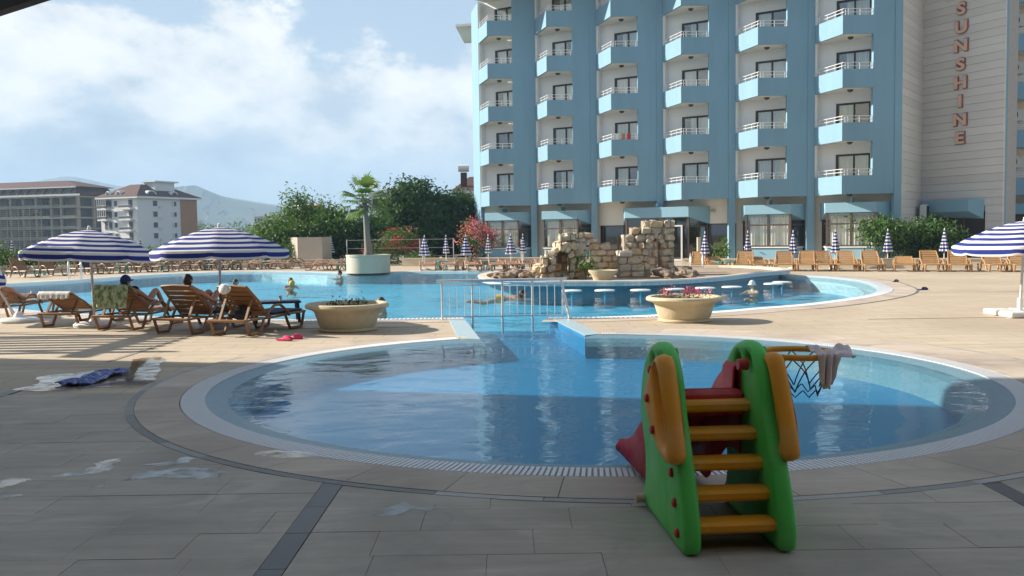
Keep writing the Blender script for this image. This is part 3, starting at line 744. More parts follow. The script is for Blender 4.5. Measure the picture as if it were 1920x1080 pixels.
ridge('hills', [(-900, 400), (-300, 385), (0, 372), (180, 362), (290, 354), (337, 350), (366, 348), (389, 357), (422, 369), (469, 379), (539, 389), (640, 398), (760, 407), (1000, 412), (1700, 408), (2600, 405)], 1700, 420, 8, M['hill'])

# ---- foliage
def leaf_cloud(mb, blobs, n, size, r, shell=.55, up=.25, flat=False):
    """n leaves spread through ellipsoids (cx,cy,cz,rx,ry,rz), thicker near their skins, gathered in sprays"""
    vol = [b[3] * b[4] * b[5] for b in blobs]; tot = sum(vol)
    for b, v_ in zip(blobs, vol):
        k = max(6, int(n * v_ / tot)); ns = max(3, k // 14)
        for s_ in range(ns):
            d = Vector((r.gauss(0, 1), r.gauss(0, 1), r.gauss(0, 1))).normalized(); q = (r.random() ** (1 / 3)); q = lerp(q, 1, shell * r.random())
            c = Vector((b[0] + d.x * b[3] * q, b[1] + d.y * b[4] * q, b[2] + d.z * b[5] * q)); sp = size * 2.6
            for j in range(max(1, k // ns)):
                p = c + Vector((r.gauss(0, sp), r.gauss(0, sp), r.gauss(0, sp * .7)))
                nrm = (d * .7 + Vector((r.gauss(0, .6), r.gauss(0, .6), r.gauss(0, .6) + up))).normalized()
                a = nrm.orthogonal().normalized(); a.rotate(Matrix.Rotation(r.uniform(0, 6.28), 3, nrm)); c2 = nrm.cross(a); s2 = size * r.uniform(.6, 1.35)
                mb.add([p - a * s2, p + c2 * s2 * .5 + nrm * s2 * .15, p + a * s2, p - c2 * s2 * .5 + nrm * s2 * .15], [(0, 1, 2, 3)])
    return mb
def blob_crown(c, rx, ry, rz, k, r):
    out = [(c[0], c[1], c[2], rx * .72, ry * .72, rz * .72)]
    for i in range(k):
        d = Vector((r.gauss(0, 1), r.gauss(0, 1), r.gauss(0, .8) + .15)).normalized(); s_ = r.uniform(.28, .48)
        out.append((c[0] + d.x * rx * .72, c[1] + d.y * ry * .72, c[2] + d.z * rz * .72, rx * s_, ry * s_, rz * s_))
    return out
def tree(name, label, loc, rx, ry, rz, cz, n, size, lm, seed, trunk_r=.16, k=12, group=None, flowers=None, limbs=5, cat='tree', blobs=None, inner=True):
    r = random.Random(seed); t = empty(name, loc); tag(t, label, cat, group)
    tb = MB(); top = cz - rz * .2; lean = r.uniform(-.12, .12)
    tb.tube([(0, 0, -.2), (lean * .3, 0, top * .35), (lean, lean * .5, top * .75), (lean * 1.2, lean, top)], [trunk_r * 1.25, trunk_r, trunk_r * .75, trunk_r * .4], 8)
    for i in range(limbs):
        a = i * 6.28 / limbs + r.uniform(-.4, .4); z0 = top * r.uniform(.35, .75); e = Vector((math.cos(a) * rx * .6, math.sin(a) * ry * .6, cz + r.uniform(-.1, .45) * rz))
        tb.tube([(lean * .6, 0, z0), (e.x * .4, e.y * .4, lerp(z0, e.z, .55)), tuple(e)], [trunk_r * .5, trunk_r * .33, trunk_r * .12], 6)
    tb.build('trunk', M['trunk'], t, 50)
    bl = blobs or blob_crown((0, 0, cz), rx, ry, rz, k, r)
    tag(leaf_cloud(MB(), bl, n, size, r).build('crown', M[lm], t), kind='stuff')
    if flowers:
        fm, fn, fs_ = flowers; fb = MB()
        for i in range(fn):
            b = r.choice(bl); d = Vector((r.gauss(0, 1), r.gauss(0, 1) - .5, r.gauss(0, 1) + .25)).normalized(); c = Vector((b[0] + d.x * b[3] * 1.05, b[1] + d.y * b[4] * 1.05, b[2] + d.z * b[5] * 1.05))
            leaf_cloud(fb, [(c.x, c.y, c.z, fs_ * 1.6, fs_ * 1.6, fs_ * 1.2)], 9, fs_ * .8, r)
        tag(fb.build('blossom', M[fm], t), kind='stuff')
    return t
# ================================================================== the hotel
C6 = Vector((17.3, 48.7)); U = Vector((3.74, -2.46)); Z1, FH, NF = 3.60, 2.75, 5
Cn = [C6 - U * (5 - k) for k in range(6)]
TOPZ = Z1 + FH * NF
DV = U.normalized(); NIN = Vector((-DV.y, DV.x))                 # along the facade; into the building
RZ = math.atan2(DV.y, DV.x); UL = U.length
HP = Vector((Cn[0].x, Cn[0].y, 0)); HL = -HP
hotel = empty('hotel_building', HP); tag(hotel, 'tall blue and white hotel with rows of angled balconies', 'hotel')
def hl(x, y, z=0): return Vector((x, y, z)) - HP
IN = Vector((-.64, 2.46)); P0off = IN + Vector((.28, .42))

# one balcony, shared by all
bp = MB()
def thick_wall(mb, p, q, th, z0, z1, side=1):
    p, q = Vector(p), Vector(q); t = (q - p).normalized(); n_ = Vector((-t.y, t.x)) * th * side
    return mb.prism([p, q, q + n_, p + n_], z0, z1)
thick_wall(bp, (-.64, 2.46), (0, 0), .13, 0, .96); thick_wall(bp, (.0, 0), (1.6, 0), .13, 0, .96)
bal_me = bp.mesh('balcony'); bal_me.materials.append(M['blue_wall'])
sb_ = MB().prism([(-.50, 2.46), (.13, .132), (3.06, .132), (3.1, .24), (-.30, 2.78)], .03, .2); slab_me = sb_.mesh('slab'); slab_me.materials.append(M['soffit'])
rb = MB(); A_, B_, C_ = Vector((-.54, 2.30, 0)), Vector((.065, .065, 0)), Vector((1.6, .065, 0))
for z in (1.13, 1.30):
    rb.tube([A_ + Vector((0, 0, z)), B_ + Vector((0, 0, z)), C_ + Vector((0, 0, z))], .018, 6)
for p in [lerp(A_, B_, t) for t in (0, .08, .38, .68, .94)] + [lerp(B_, C_, t) for t in (.06, .16, .55, .93, 1.)]:
    rb.tube([p + Vector((0, 0, .95)), p + Vector((0, 0, 1.31))], .018, 6)
rail_me = rb.mesh('railing', 50); rail_me.materials.append(M['white_metal'])
lampm = MB().lathe([(.02, -.135), (.10, -.11), (.15, -.05), (.16, .0)], 12); lamp_me = lampm.mesh('ceiling_lamp', 50); lamp_me.materials.append(M['lamp_dark'])
# window of a room: frame, two panes, curtain
S0, S1, WH = 1.02, 2.80, 2.02
fr = MB()
for a, b in (((S0, -.03, .0), (S0 + .13, .09, WH)), ((S1 - .07, -.03, 0), (S1, .09, WH)), ((S0 + .13, -.03, WH - .10), (S1 - .07, .09, WH)), ((S0 + .13, -.03, 0), (S1 - .07, .09, .06)), (((S0 + S1) / 2 + .02, -.02, .06), ((S0 + S1) / 2 + .10, .08, WH - .10))):
    fr.bbox(a, b)
win_me = fr.mesh('window'); win_me.materials.append(M['dark_frame'])
pane_me = MB().bbox((S0 + .13, .02, .06), (S1 - .07, .03, WH - .10)).mesh('pane'); pane_me.materials.append(M['glass'])
def curtain_mesh(x0, x1, z0, z1, y, amp=.035, wl=.13):
    n = max(6, int((x1 - x0) / wl * 6)); mb = MB()
    V = [(lerp(x0, x1, i / n), y + amp * math.sin(i / 6 * 6.283) + .012 * math.sin(i * 1.7), z) for z in (z0, z1) for i in range(n + 1)]
    return mb.add(V, [(i, i + 1, n + 2 + i, n + 1 + i) for i in range(n)]).mesh('curtain', 180)
cur_me = [curtain_mesh(S0 + .1, S1 - .05, .05, WH - .06, .15), curtain_mesh(S0 + .15, S0 + .95, .05, WH - .06, .15), curtain_mesh(S0 + .5, S1 - .05, .05, WH - .06, .15), curtain_mesh(S0 + .1, S1 - .05, .05, WH - .06, .15)]
for i, c in enumerate(cur_me): c.materials.append(M['curtain_grey'] if i == 3 else M['curtain'])
hrng = random.Random(11)
cur_pick = {}
for k in range(6):
    c = Cn[k]
    # solid blue wall beside the opening, with its pier down to the ground
    wp = MB().prism([(1.6, 0), (2.72, 0), (2.72, .26), (1.6, .26)], Z1, TOPZ); wp.prism([(2.72, -.05), (3.1, -.05), (3.1, .35), (2.72, .35)], 0, TOPZ)
    wp.build('wall_panel', M['blue_wall'], hotel, loc=hl(c.x, c.y))
    # white wall at the back of the balconies, with its door openings
    rw = MB()
    for f in range(NF):
        z = f * FH
        rw.bbox((-.05, 0, z), (S0, .16, z + FH)); rw.bbox((S1, 0, z), (UL - .06, .16, z + FH)); rw.bbox((S0, 0, z + .2 + WH), (S1, .16, z + FH)); rw.bbox((S0, 0, z), (S1, .16, z + .2))
    o = rw.build('recess_wall', M['white_wall'], hotel, loc=hl(c.x + P0off.x, c.y + P0off.y, Z1)); o.rotation_euler.z = RZ
    rt = MB().prism([IN + Vector((-.02, .0)), IN + Vector((.13, 0)), P0off + Vector((.12, .0)), P0off + Vector((-.1, .1))], Z1, TOPZ).build('recess_wall', M['white_wall'], hotel, loc=hl(c.x, c.y))
    for f in range(NF):
        z = Z1 + f * FH
        b = ob('balcony', bal_me, None, hotel, hl(c.x, c.y, z))
        ob('slab', slab_me, None, b); ob('railing', rail_me, None, b); ob('ceiling_lamp', lamp_me, None, b, (.75, .95, .03))
        wdw = ob('window', win_me, None, hotel, hl(c.x + P0off.x, c.y + P0off.y, z + .2), (0, 0, RZ))
        ob('pane', pane_me, None, wdw)
        ci = hrng.choice([0, 0, 0, 0, 1, 2, 2]) if (k, f) not in ((0, 1), (4, 3)) else (3 if k == 0 else 1)
        ob('curtain', cur_me[ci], None, wdw)
    # top ceiling lamp under the eaves
    ob('ceiling_lamp', lamp_me, None, hotel, hl(c.x + .75, c.y + .95, TOPZ))
# towels drying on one balcony rail
for x_, m_, a_ in ((.25, 'white_cloth', 0), (.62, 'wood_tan', 0), (.95, 'flower_red', 0)):
    o = MB().prism([(x_, .03), (x_ + .22, .03), (x_ + .22, .10), (x_, .10)], .88, 1.33).build('drying_towel', M[m_], hotel, loc=hl(Cn[2].x, Cn[2].y, Z1 + FH))
# small air conditioners on the jambs
acm = MB().rbox((0, 0, 0), (.55, .24, .36), .02).mesh('air_conditioner'); acm.materials.append(M['ac_white'])
for k in (2, 3, 4, 5):
    for f in range(NF): ob('air_conditioner', acm, None, hotel, hl(Cn[k].x + 1.95, Cn[k].y + .85, Z1 + f * FH + 2.35), (0, 0, RZ + 1.57))
# left end
I0 = Cn[0] + IN
MB().prism([(I0.x, I0.y), (I0.x + .2, I0.y + .3), (-2.2, 66.6), (-2.62, 66.4)], 0, TOPZ).build('wall_panel', M['blue_wall'], hotel, loc=HL)
# core of the building, set back behind the rooms
Pa = Cn[0] + P0off + NIN * .75; Pb = Cn[5] + P0off + DV * UL + NIN * .75
MB().prism([Pa, Pb, Pb + NIN * 8, Pa + NIN * 8], 0, TOPZ).build('core', M['room_shade'], hotel, loc=HL)  # coloured near-black so the rooms in front of it look unlit
# roof with wide eaves
e0, e1 = Cn[0] - NIN * 1.0 - DV * 2.0, Cn[5] + DV * 4.0 - NIN * 1.0
left_back = Vector((-3.9, 70.5)); RFp = [e0, e1, e1 + NIN * 13, left_back + DV * 6 + NIN * 6, left_back, left_back + Vector((1.3, -2.0)), Vector((-2.5, 66.3))]
MB().prism([e0, e1, e1 + NIN * 11.5, e0 + NIN * 11.5 + DV * 1.5], TOPZ + .0, TOPZ + .22).build('eaves', M['soffit'], hotel, loc=HL)
MB().prism([e0 - DV * .1 - NIN * .1, e1 - NIN * .1, e1, e0 - DV * .1], TOPZ - .05, TOPZ + .34).build('gutter', M['white_wall'], hotel, loc=HL)
rm = e0 + NIN * 6 + DV * 5, e1 + NIN * 6 - DV * 5
rv = [(*e0, TOPZ + .23), (*e1, TOPZ + .23), (*(e1 + NIN * 11.5), TOPZ + .23), (*(e0 + NIN * 11.5), TOPZ + .23), (*rm[0], TOPZ + 3.4), (*rm[1], TOPZ + 3.4)]
MB().add(rv, [(0, 1, 5, 4), (1, 2, 5), (2, 3, 4, 5), (3, 0, 4)]).build('roof', M['roof_tile'], hotel, loc=HL)
MB().prism([left_back + Vector((-.05, 0)), left_back + Vector((3.4, -1.0)), left_back + Vector((4, 5)), left_back + Vector((.3, 6))], TOPZ - .08, TOPZ + .10).build('eaves', M['soffit'], hotel, loc=HL)
MB().prism([(-2.3, 70.5), (1.5, 69), (1.5, 76), (-2.0, 76)], 0, TOPZ - .25).build('rear_wall', M['blue_wall'], hotel, loc=HL)
# cream wall behind the ground floor, standing between the piers
for k in range(6):
    i = Cn[k] + IN
    mb = MB()
    if k in (2, 3): mb.bbox((-.1, .45, 2.2), (UL - .1, .6, Z1 + .05))
    else: mb.bbox((-.1, .45, 2.9), (UL - .1, .6, Z1 + .05)); mb.bbox((-.1, .45, 0), (.4, .6, 2.9)); mb.bbox((3.9, .45, 0), (UL - .1, .6, 2.9))
    o = mb.build('ground_floor_wall', M['cream_wall'], hotel, loc=hl(i.x, i.y)); o.rotation_euler.z = RZ
    # the ceiling over it
MB().prism([Cn[0] + IN + NIN * .1, Cn[5] + IN + U + NIN * .1, Cn[5] + IN + U + NIN * 3, Cn[0] + IN + NIN * 3], Z1 + .06, Z1 + .16).build('ceiling', M['soffit'], hotel, loc=HL)
# bay windows of the ground floor
def bay(name, k, a, b, c, e, z0, zc, ztop, zside, sill, panels, frame_m, glass_m, curtain=True):
    i = Cn[k] + IN
    root = empty(name, hl(i.x, i.y)); root.parent = hotel; root.rotation_euler.z = RZ
    pa, pb, pc, pe = Vector((a, .44)), Vector((b, -.55)), Vector((c, -.55)), Vector((e, .44))
    if sill > 0:
        MB().prism([pa, pb, pc, pe], 0, sill).build('base_wall', M['blue_pale'], root)
        MB().prism([pa + Vector((-.06, 0)), pb + Vector((-.04, -.07)), pc + Vector((.04, -.07)), pe + Vector((.06, 0))], sill, sill + .05).build('sill', M['white_wall'], root)
    zb = sill + .05 if sill > 0 else 0.02
    f = MB(); zt = 2.05
    for p in [pa, pb, pc, pe] + [lerp(pb, pc, (j + 1) / panels) for j in range(panels - 1)]:
        f.bbox((p.x - .06, p.y - .05, zb), (p.x + .06, p.y + .05, zc + .02))
    for p, q in ((pa, pb), (pb, pc), (pc, pe)):
        for z in (zb + .04, zt, zc - .01):
            f.bar((p.x, p.y, z), (q.x, q.y, z), .09, .09)
    f.build('frame', frame_m, root)
    segs = [(pa, pb)] + [(lerp(pb, pc, j / panels), lerp(pb, pc, (j + 1) / panels)) for j in range(panels)] + [(pc, pe)]
    for p, q in segs:
        for z_0, z_1 in ((zb + .08, zt - .05), (zt + .05, zc - .05)):
            t = (q - p).normalized(); g = MB(); g.add([(p.x, p.y, z_0), (q.x, q.y, z_0), (q.x, q.y, z_1), (p.x, p.y, z_1)], [(0, 1, 2, 3)]); g.build('pane', glass_m, root)
    if curtain:
        for x0, x1 in ((b + .12, (b + c) / 2 - .03), ((b + c) / 2 + .03, c - .1)):
            cm_ = curtain_mesh(x0, x1, zb + .05, zc - .05, -.30, .05, .17); ob('curtain', cm_, M['curtain'], root)
    MB().bbox((a, .9 if not curtain else .2, 0), (e, 1.0 if not curtain else .3, zc + .3)).build('room_backing', M['room_shade'], root)  # dark sheet behind the glass, its colour standing in for room shade
    # canopy above: proud of the glass, lower at its flanks
    o_ = .14; ca, cb, cc_, ce = pa + Vector((-o_ - .02, 0)), pb + Vector((-o_ * .5, -o_)), pc + Vector((o_ * .5, -o_)), pe + Vector((o_ + .02, 0))
    V = [(ca.x, ca.y, zside), (cb.x, cb.y, zc), (cc_.x, cc_.y, zc), (ce.x, ce.y, zside), (ca.x, ca.y, ztop), (cb.x, cb.y, ztop), (cc_.x, cc_.y, ztop), (ce.x, ce.y, ztop)]
    MB().add(V, [(0, 1, 5, 4), (1, 2, 6, 5), (2, 3, 7, 6), (4, 5, 6, 7), (3, 2, 1, 0)]).build('canopy', M['blue_pale'], root)
    MB().bbox(((b + c) / 2 - .05, -.60, ztop - .1), ((b + c) / 2 + .05, .0, ztop + .25)).build('bracket', M['blue_pale'], root)
    return root
for k in (0, 1, 4, 5): bay('bay_window', k, .38, .85, 3.35, 3.98, 0, 2.66, 3.18, 2.2, .78, 2, M['brown_frame'], M['glass'])
ent = bay('entrance_bay', 2, 1.75, 2.3, 6.3, 7.1, 0, 2.62, 3.22, 2.2, 0, 2, M['brown_frame'], M['glass_dark'], False)
dm = MB(); 
for x in (5.05, 5.95): dm.bbox((x - .05, -.72, 0.02), (x + .05, -.64, 2.05))
dm.bbox((5.0, -.72, 2.05), (6.0, -.64, 2.14)); dm.bbox((5.1, -.72, .02), (5.9, -.64, .14)); dm.build('door_frame', M['pole_grey'], ent)
for x0, x1 in ((.15, 1.6), (7.25, 8.55)):
    MB().bbox((x0, .5, .02), (x1, .51, 2.2)).build('pane', M['glass_dark'], ent); MB().bbox((x0, 1.2, 0), (x1, 1.25, 2.3)).build('room_backing', M['room_shade'], ent)  # dark sheet at the back is coloured as the shade inside
    fm_ = MB(); fm_.bbox((x0 - .04, .46, 0), (x0 + .04, .56, 2.2)); fm_.bbox((x1 - .04, .46, 0), (x1 + .04, .56, 2.2)); fm_.bbox((x0, .46, 2.12), (x1, .56, 2.2)); fm_.build('frame', M['brown_frame'], ent)
# security lamp and camera on the wall
ob('wall_lamp', MB().lathe([(.02, -.09), (.12, -.07), (.16, 0), (.10, .06), (.02, .08)], 14).mesh('wall_lamp', 50), M['lamp_glass'], hotel, hl(*(Cn[3] + IN + DV * 3.0 + NIN * .30), 2.95))

# white tower with the vertical sign
T0, T1, T2 = Vector((20.4, 48.73)), Vector((23.1, 52.4)), Vector((25.4, 48.07))
TH = 21.0
tw = MB(); core_pts = [T0 + Vector((.05, .12)), T1 + Vector((.02, .22)), T2 + Vector((.12, .05)), T2 + Vector((1.2, 1.0)), T1 + Vector((2, 6)), T0 + Vector((1, 6))]
MB().prism(core_pts, 0, TH).build('tower_core', M['clad_joint'], hotel, loc=HL)
def course(p, q, z0, z1, s0=0., s1=1.):
    t = (q - p).normalized(); n_ = Vector((-t.y, t.x)); a, b = lerp(p, q, s0), lerp(p, q, s1)
    MB().prism([a, b, b + n_ * .10, a + n_ * .10], z0, z1).build('cladding_panel', M['clad'], hotel, loc=HL)
z = 0.0; CH = .415
while z < TH:
    course(T0, T1, z + .007, z + CH - .007, 0, 1)
    if z > 2.5: course(T1, T2, z + .007, z + CH - .007, 0, 1)
    else: course(T1, T2, z + .007, z + CH - .007, .80, 1)
    z += CH
tn = (T2 - T1).normalized(); tnn = Vector((tn.y, -tn.x)) ; trz = math.atan2(tn.y, tn.x)
def twl(s_, out, z): p = T1 + tn * s_ + tnn * out; return hl(p.x, p.y, z)
if tnn.y > 0: tnn = -tnn
o = MB().add([(0, 0, 2.35), (.35, -.55, 2.62), (3.2, -.55, 2.62), (3.75, 0, 2.2), (0, 0, 3.25), (.35, -.55, 3.25), (3.2, -.55, 3.25), (3.75, 0, 3.25)], [(0, 1, 5, 4), (1, 2, 6, 5), (2, 3, 7, 6), (4, 5, 6, 7), (3, 2, 1, 0)]).build('canopy', M['blue_pale'], hotel, loc=twl(.12, .0, 0)); o.rotation_euler.z = trz
o = MB().bbox((.1, -.02, 0), (3.75, .06, 2.6)).build('shop_window', M['dark_frame'], hotel, loc=twl(.12, 0, 0)); o.rotation_euler.z = trz
o = MB().bbox((2.6, -.02, 0), (2.7, -.10, 2.6)).bbox((.9, -.02, 0), (1.0, -.10, 2.6)).build('window_post', M['brown_frame'], hotel, loc=twl(.12, 0, 0)); o.rotation_euler.z = trz
o = MB().rbox((0, 0, 0), (.8, .34, 1.1), .03).build('air_conditioner', M['ac_white'], hotel, loc=hl(22.75, 51.2, 2.5)); o.rotation_euler.z = R(54)
o2 = MB().box((0, -.171, 0), (.62, .012, .95)).build('grille', M['ac_grille'], o)
for i, ch in enumerate('SUNSHINE'):
    cu = bpy.data.curves.new('letter', 'FONT'); cu.body = ch; cu.size = .84; cu.extrude = .05; cu.align_x = 'CENTER'; cu.offset = .028
    tmp = bpy.data.objects.new('tmp', cu); me = bpy.data.meshes.new_from_object(tmp); bpy.data.objects.remove(tmp)
    me.materials.clear(); me.materials.append(M['letter'])
    p = twl(2.42, .09, 13.14 - .98 * i); L = ob('sign_letter', me, None, hotel, p, (R(90), 0, trz)); L.scale = (1.28, 1, 1)
    cu2 = bpy.data.curves.new('letter', 'FONT'); cu2.body = ch; cu2.size = .84; cu2.extrude = .03; cu2.align_x = 'CENTER'; cu2.offset = .062
    tmp = bpy.data.objects.new('tmp', cu2); me2 = bpy.data.meshes.new_from_object(tmp); bpy.data.objects.remove(tmp); me2.materials.clear(); me2.materials.append(M['letter_edge'])
    ob('letter_border', me2, None, L, (0, 0, -.03))
o = MB().bbox((0, -.06, 0), (2.0, .0, .9)).build('sign_panel', M['ac_white'], hotel, loc=twl(1.45, .0, 13.98)); o.rotation_euler.z = trz
# blue wing beyond the tower
wx0 = 25.6
MB().prism([(25.4, 48.1), (25.62, 48.15), (29.2, 55.2), (28.5, 55.4)], 0, 19).build('wall_panel', M['blue_wall'], hotel, loc=HL)
MB().bbox((28.4, 55.6, 0), (40, 56.2, 19)).build('rear_wall', M['cream_wall'], hotel, loc=HL)
for f in range(NF):
    z = Z1 + f * FH
    b = MB().bbox((28.3, 54.0, z), (40, 54.14, z + .96)).build('balcony', M['blue_wall'], hotel, loc=HL)
    MB().bbox((28.3, 54.14, z + .02), (40, 55.6, z + .2)).build('slab', M['soffit'], b)
    r_ = MB()
    for zz in (1.08, 1.19, 1.30): r_.tube([(28.4, 54.07, z + zz), (40, 54.07, z + zz)], .022, 6)
    for j in range(9): r_.tube([(28.45 + j * 1.3, 54.07, z + .95), (28.45 + j * 1.3, 54.07, z + 1.3)], .025, 6)
    r_.build('railing', M['white_metal'], b)
    a = MB().rbox((29.75, 55.3, z + 2.0), (.95, .4, .75), .03).build('air_conditioner', M['ac_white'], hotel, loc=HL)
    g = MB(); g.tube([(29.62, 55.095, z + 2.0), (29.62, 55.07, z + 2.0)], .30, 20); g.build('grille', M['ac_grille'], a)
    MB().bbox((31.0, 55.5, z + .2), (33.6, 55.58, z + 2.2)).build('window', M['dark_frame'], hotel, loc=HL)
MB().bbox((28.3, 54.1, 0), (40, 54.6, 1.0)).bbox((28.3, 54.1, 2.5), (40, 54.6, 3.1)).build('ground_floor_wall', M['blue_wall'], hotel, loc=HL)
MB().bbox((28.3, 54.7, 1.0), (40, 54.9, 2.5)).build('shop_window', M['dark_frame'], hotel, loc=HL)

# ================================================================== the wing that shades the terrace (left of the frame)
sw = empty('shading_wing', (-22, 4, 0)); tag(sw, 'pale hotel wing just left of the frame, shading the terrace', 'hotel wing')
MB().bbox((-8, -14, 0), (7.5, 11.4, 17.5)).build('wall', M['cream_wall'], sw)
for f in range(5):
    for j in range(5):
        y0 = -12.5 + j * 4.6
        wn_ = MB().bbox((7.5, y0, .9 + f * 3.2), (7.56, y0 + 1.8, 2.9 + f * 3.2)).build('window', M['dark_frame'], sw)
        MB().bbox((7.57, y0 + .08, .98 + f * 3.2), (7.585, y0 + 1.72, 2.82 + f * 3.2)).build('pane', M['glass_dark'], wn_)
MB().bbox((-8.5, -14.5, 17.5), (8.0, 11.9, 17.9)).build('roof', M['soffit'], sw)
MB().bbox((-8, -26, 0), (46, -14.6, 17.5)).build('wall', M['cream_wall'], sw)  # unseen block behind the camera, added to cut the skylight in the foreground
MB().bbox((7.6, -14.5, 0), (46, -7.4, 17.5)).build('wall', M['concrete'], sw)  # second unseen block, darker and closer, added to dim the near deck further
MB().bbox((7.6, -7.3, 3.15), (40, -2.6, 3.4)).build('sky_blocker_roof', M['brown_frame'], sw)  # unseen roof above the camera, added to keep skylight off the foreground
pg = empty('pergola', (-14, 16.5, 0)); tag(pg, 'slatted timber pergola left of the frame beside the deck', 'pergola')
for x in (-3.2, 1.6):
    for y_ in (-.8, 1.6): MB().bbox((x - .06, y_ - .06, 0), (x + .06, y_ + .06, 2.9)).build('post', M['brown_frame'], pg)
for y_ in (-.8, 1.6): MB().bbox((-3.6, y_ - .07, 2.9), (2.9, y_ + .07, 3.1)).build('beam', M['brown_frame'], pg)
MB().bbox((1.6, -1.4, 2.92), (1.74, 2.2, 3.12)).build('beam', M['brown_frame'], pg)
slm = MB().bbox((-3.5, -.09, 3.1), (2.3, .09, 3.16)).mesh('slat'); slm.materials.append(M['brown_frame'])
for j in range(8): ob('slat', slm, None, pg, (0, -.75 + j * .36, 0))
# dark beam that crosses the top left corner
bm_ = empty('canopy_frame', (-1.88, 3.86, 0)); tag(bm_, 'dark canopy beam crossing the top left corner of the view', 'canopy')
d_ = Vector((.80, -.60)); P_, Q_ = Vector((-5.6, 6.65)), Vector((1.9, 1.02)); of = Vector((-1.88, 3.86))
MB().bar((*(P_ - of), 2.765), (*(Q_ - of), 2.765), .05, .052).build('beam', M['dark_beam'], bm_)
for q in (P_, Q_): MB().tube([(*(q - of), 0), (*(q - of), 2.78)], .035, 8).build('post', M['dark_beam'], bm_)

# ================================================================== far buildings
def local_box(root, name, m, a, b, parent=None): return MB().bbox(a, b).build(name, m, parent or root)
# white apartment block: local x along its left face, y along its right face (from the near corner)
ap = empty('apartment_building', (D(260, 450, 246).x, 246, -1.2)); tag(ap, 'white apartment block with dark red roof and balconies behind the left umbrellas', 'apartment building')
LD, RD = Vector((-.90, .436)), Vector((.436, .90))
def ap_pt(a, b): v = LD * a + RD * b; return v
def ap_prism(name, m, pts, z0, z1, parent=ap): return MB().prism([ap_pt(*p) for p in pts], z0, z1).build(name, m, parent)
M['apt_white'] = mat('apt_white', (.70, .70, .70), .8, .05, .1); M['apt_side'] = mat('apt_side', (.50, .54, .58), .8, .05, .1); M['apt_tan'] = mat('apt_tan', (.36, .17, .07), .8, .1, .1)
M['far_dark'] = mat('far_dark', (.03, .032, .035), .5, .2)
EZ = 13.8
ap_prism('wall', M['apt_white'], [(0, 0), (13.7, 0), (13.7, 15), (0, 15)], 0, EZ)
ap_prism('side_panel', M['apt_tan'], [(-.25, 15.0), (0, 15), (0, 21), (-.25, 21)], 0, EZ); ap_prism('wall', M['apt_tan'], [(0, 15), (10, 15), (10, 21), (0, 21)], 0, EZ)
ap_prism('eaves', M['white_wall'], [(-1.0, -1.0), (14.6, -1.0), (14.6, 22), (-1.0, 22)], EZ, EZ + .5)
q = [ap_pt(-1.1, -1.1), ap_pt(14.8, -1.1), ap_pt(14.8, 22.2), ap_pt(-1.1, 22.2)]; q2 = [ap_pt(5, 6), ap_pt(9, 6), ap_pt(9, 14), ap_pt(5, 14)]
MB().add([(*p, EZ + .5) for p in q] + [(*p, EZ + 4.0) for p in q2], [(0, 1, 5, 4), (1, 2, 6, 5), (2, 3, 7, 6), (3, 0, 4, 7), (4, 5, 6, 7)]).build('roof', M['roof_tile'], ap)
ap_prism('stair_head', M['apt_white'], [(2, 8), (6, 8), (6, 15), (2, 15)], EZ + 2, EZ + 4.6); ap_prism('stair_head_roof', M['apt_white'], [(1.3, 7.4), (6.6, 7.4), (6.6, 16), (1.3, 16)], EZ + 4.6, EZ + 4.95)
for (a, b, wd, ax) in ((11, -.2, 1.6, 0), (7.0, -.2, 1.8, 0), (-.2, 5, 3.6, 1), (-.2, 13, 2.6, 1)):     # arched dormers
    mb = MB(); pr = [(math.cos(t * math.pi / 10) * wd / 2, math.sin(t * math.pi / 10) * 1.25) for t in range(11)]
    P = [(ap_pt(a + x, b + .2) if ax == 0 else ap_pt(a + .2, b + x)) for x, _ in pr]; Q = [(ap_pt(a + x, b + 4) if ax == 0 else ap_pt(a + 4, b + x)) for x, _ in pr]
    n = 11; mb.add([(*p, EZ + .9 + h_[1]) for p, h_ in zip(P, pr)] + [(*p, EZ + .9 + h_[1]) for p, h_ in zip(Q, pr)], [(i, i + 1, n + i + 1, n + i) for i in range(10)] + [tuple(range(n))])
    dr = mb.build('dormer', M['apt_white'], ap)
    P2 = [(ap_pt(a + x * .7, b + .12) if ax == 0 else ap_pt(a + .12, b + x * .7)) for x, _ in pr]
    MB().add([(*p, EZ + 1.0 + h_[1] * .7) for p, h_ in zip(P2, pr)], [tuple(range(n))]).build('pane', M['far_dark'], dr)
def ap_win(face, s0, s1, z0, z1, frame=True):
    if face == 0: w_ = ap_prism('window', M['apt_white'], [(s0 - .1, -.12), (s1 + .1, -.12), (s1 + .1, 0), (s0 - .1, 0)], z0 - .1, z1 + .1); ap_prism('pane', M['far_dark'], [(s0, -.16), (s1, -.16), (s1, -.12), (s0, -.12)], z0, z1, w_)
    else: w_ = ap_prism('window', M['apt_white'], [(-.12, s0 - .1), (0, s0 - .1), (0, s1 + .1), (-.12, s1 + .1)], z0 - .1, z1 + .1); ap_prism('pane', M['far_dark'], [(-.16, s0), (-.12, s0), (-.12, s1), (-.16, s1)], z0, z1, w_)
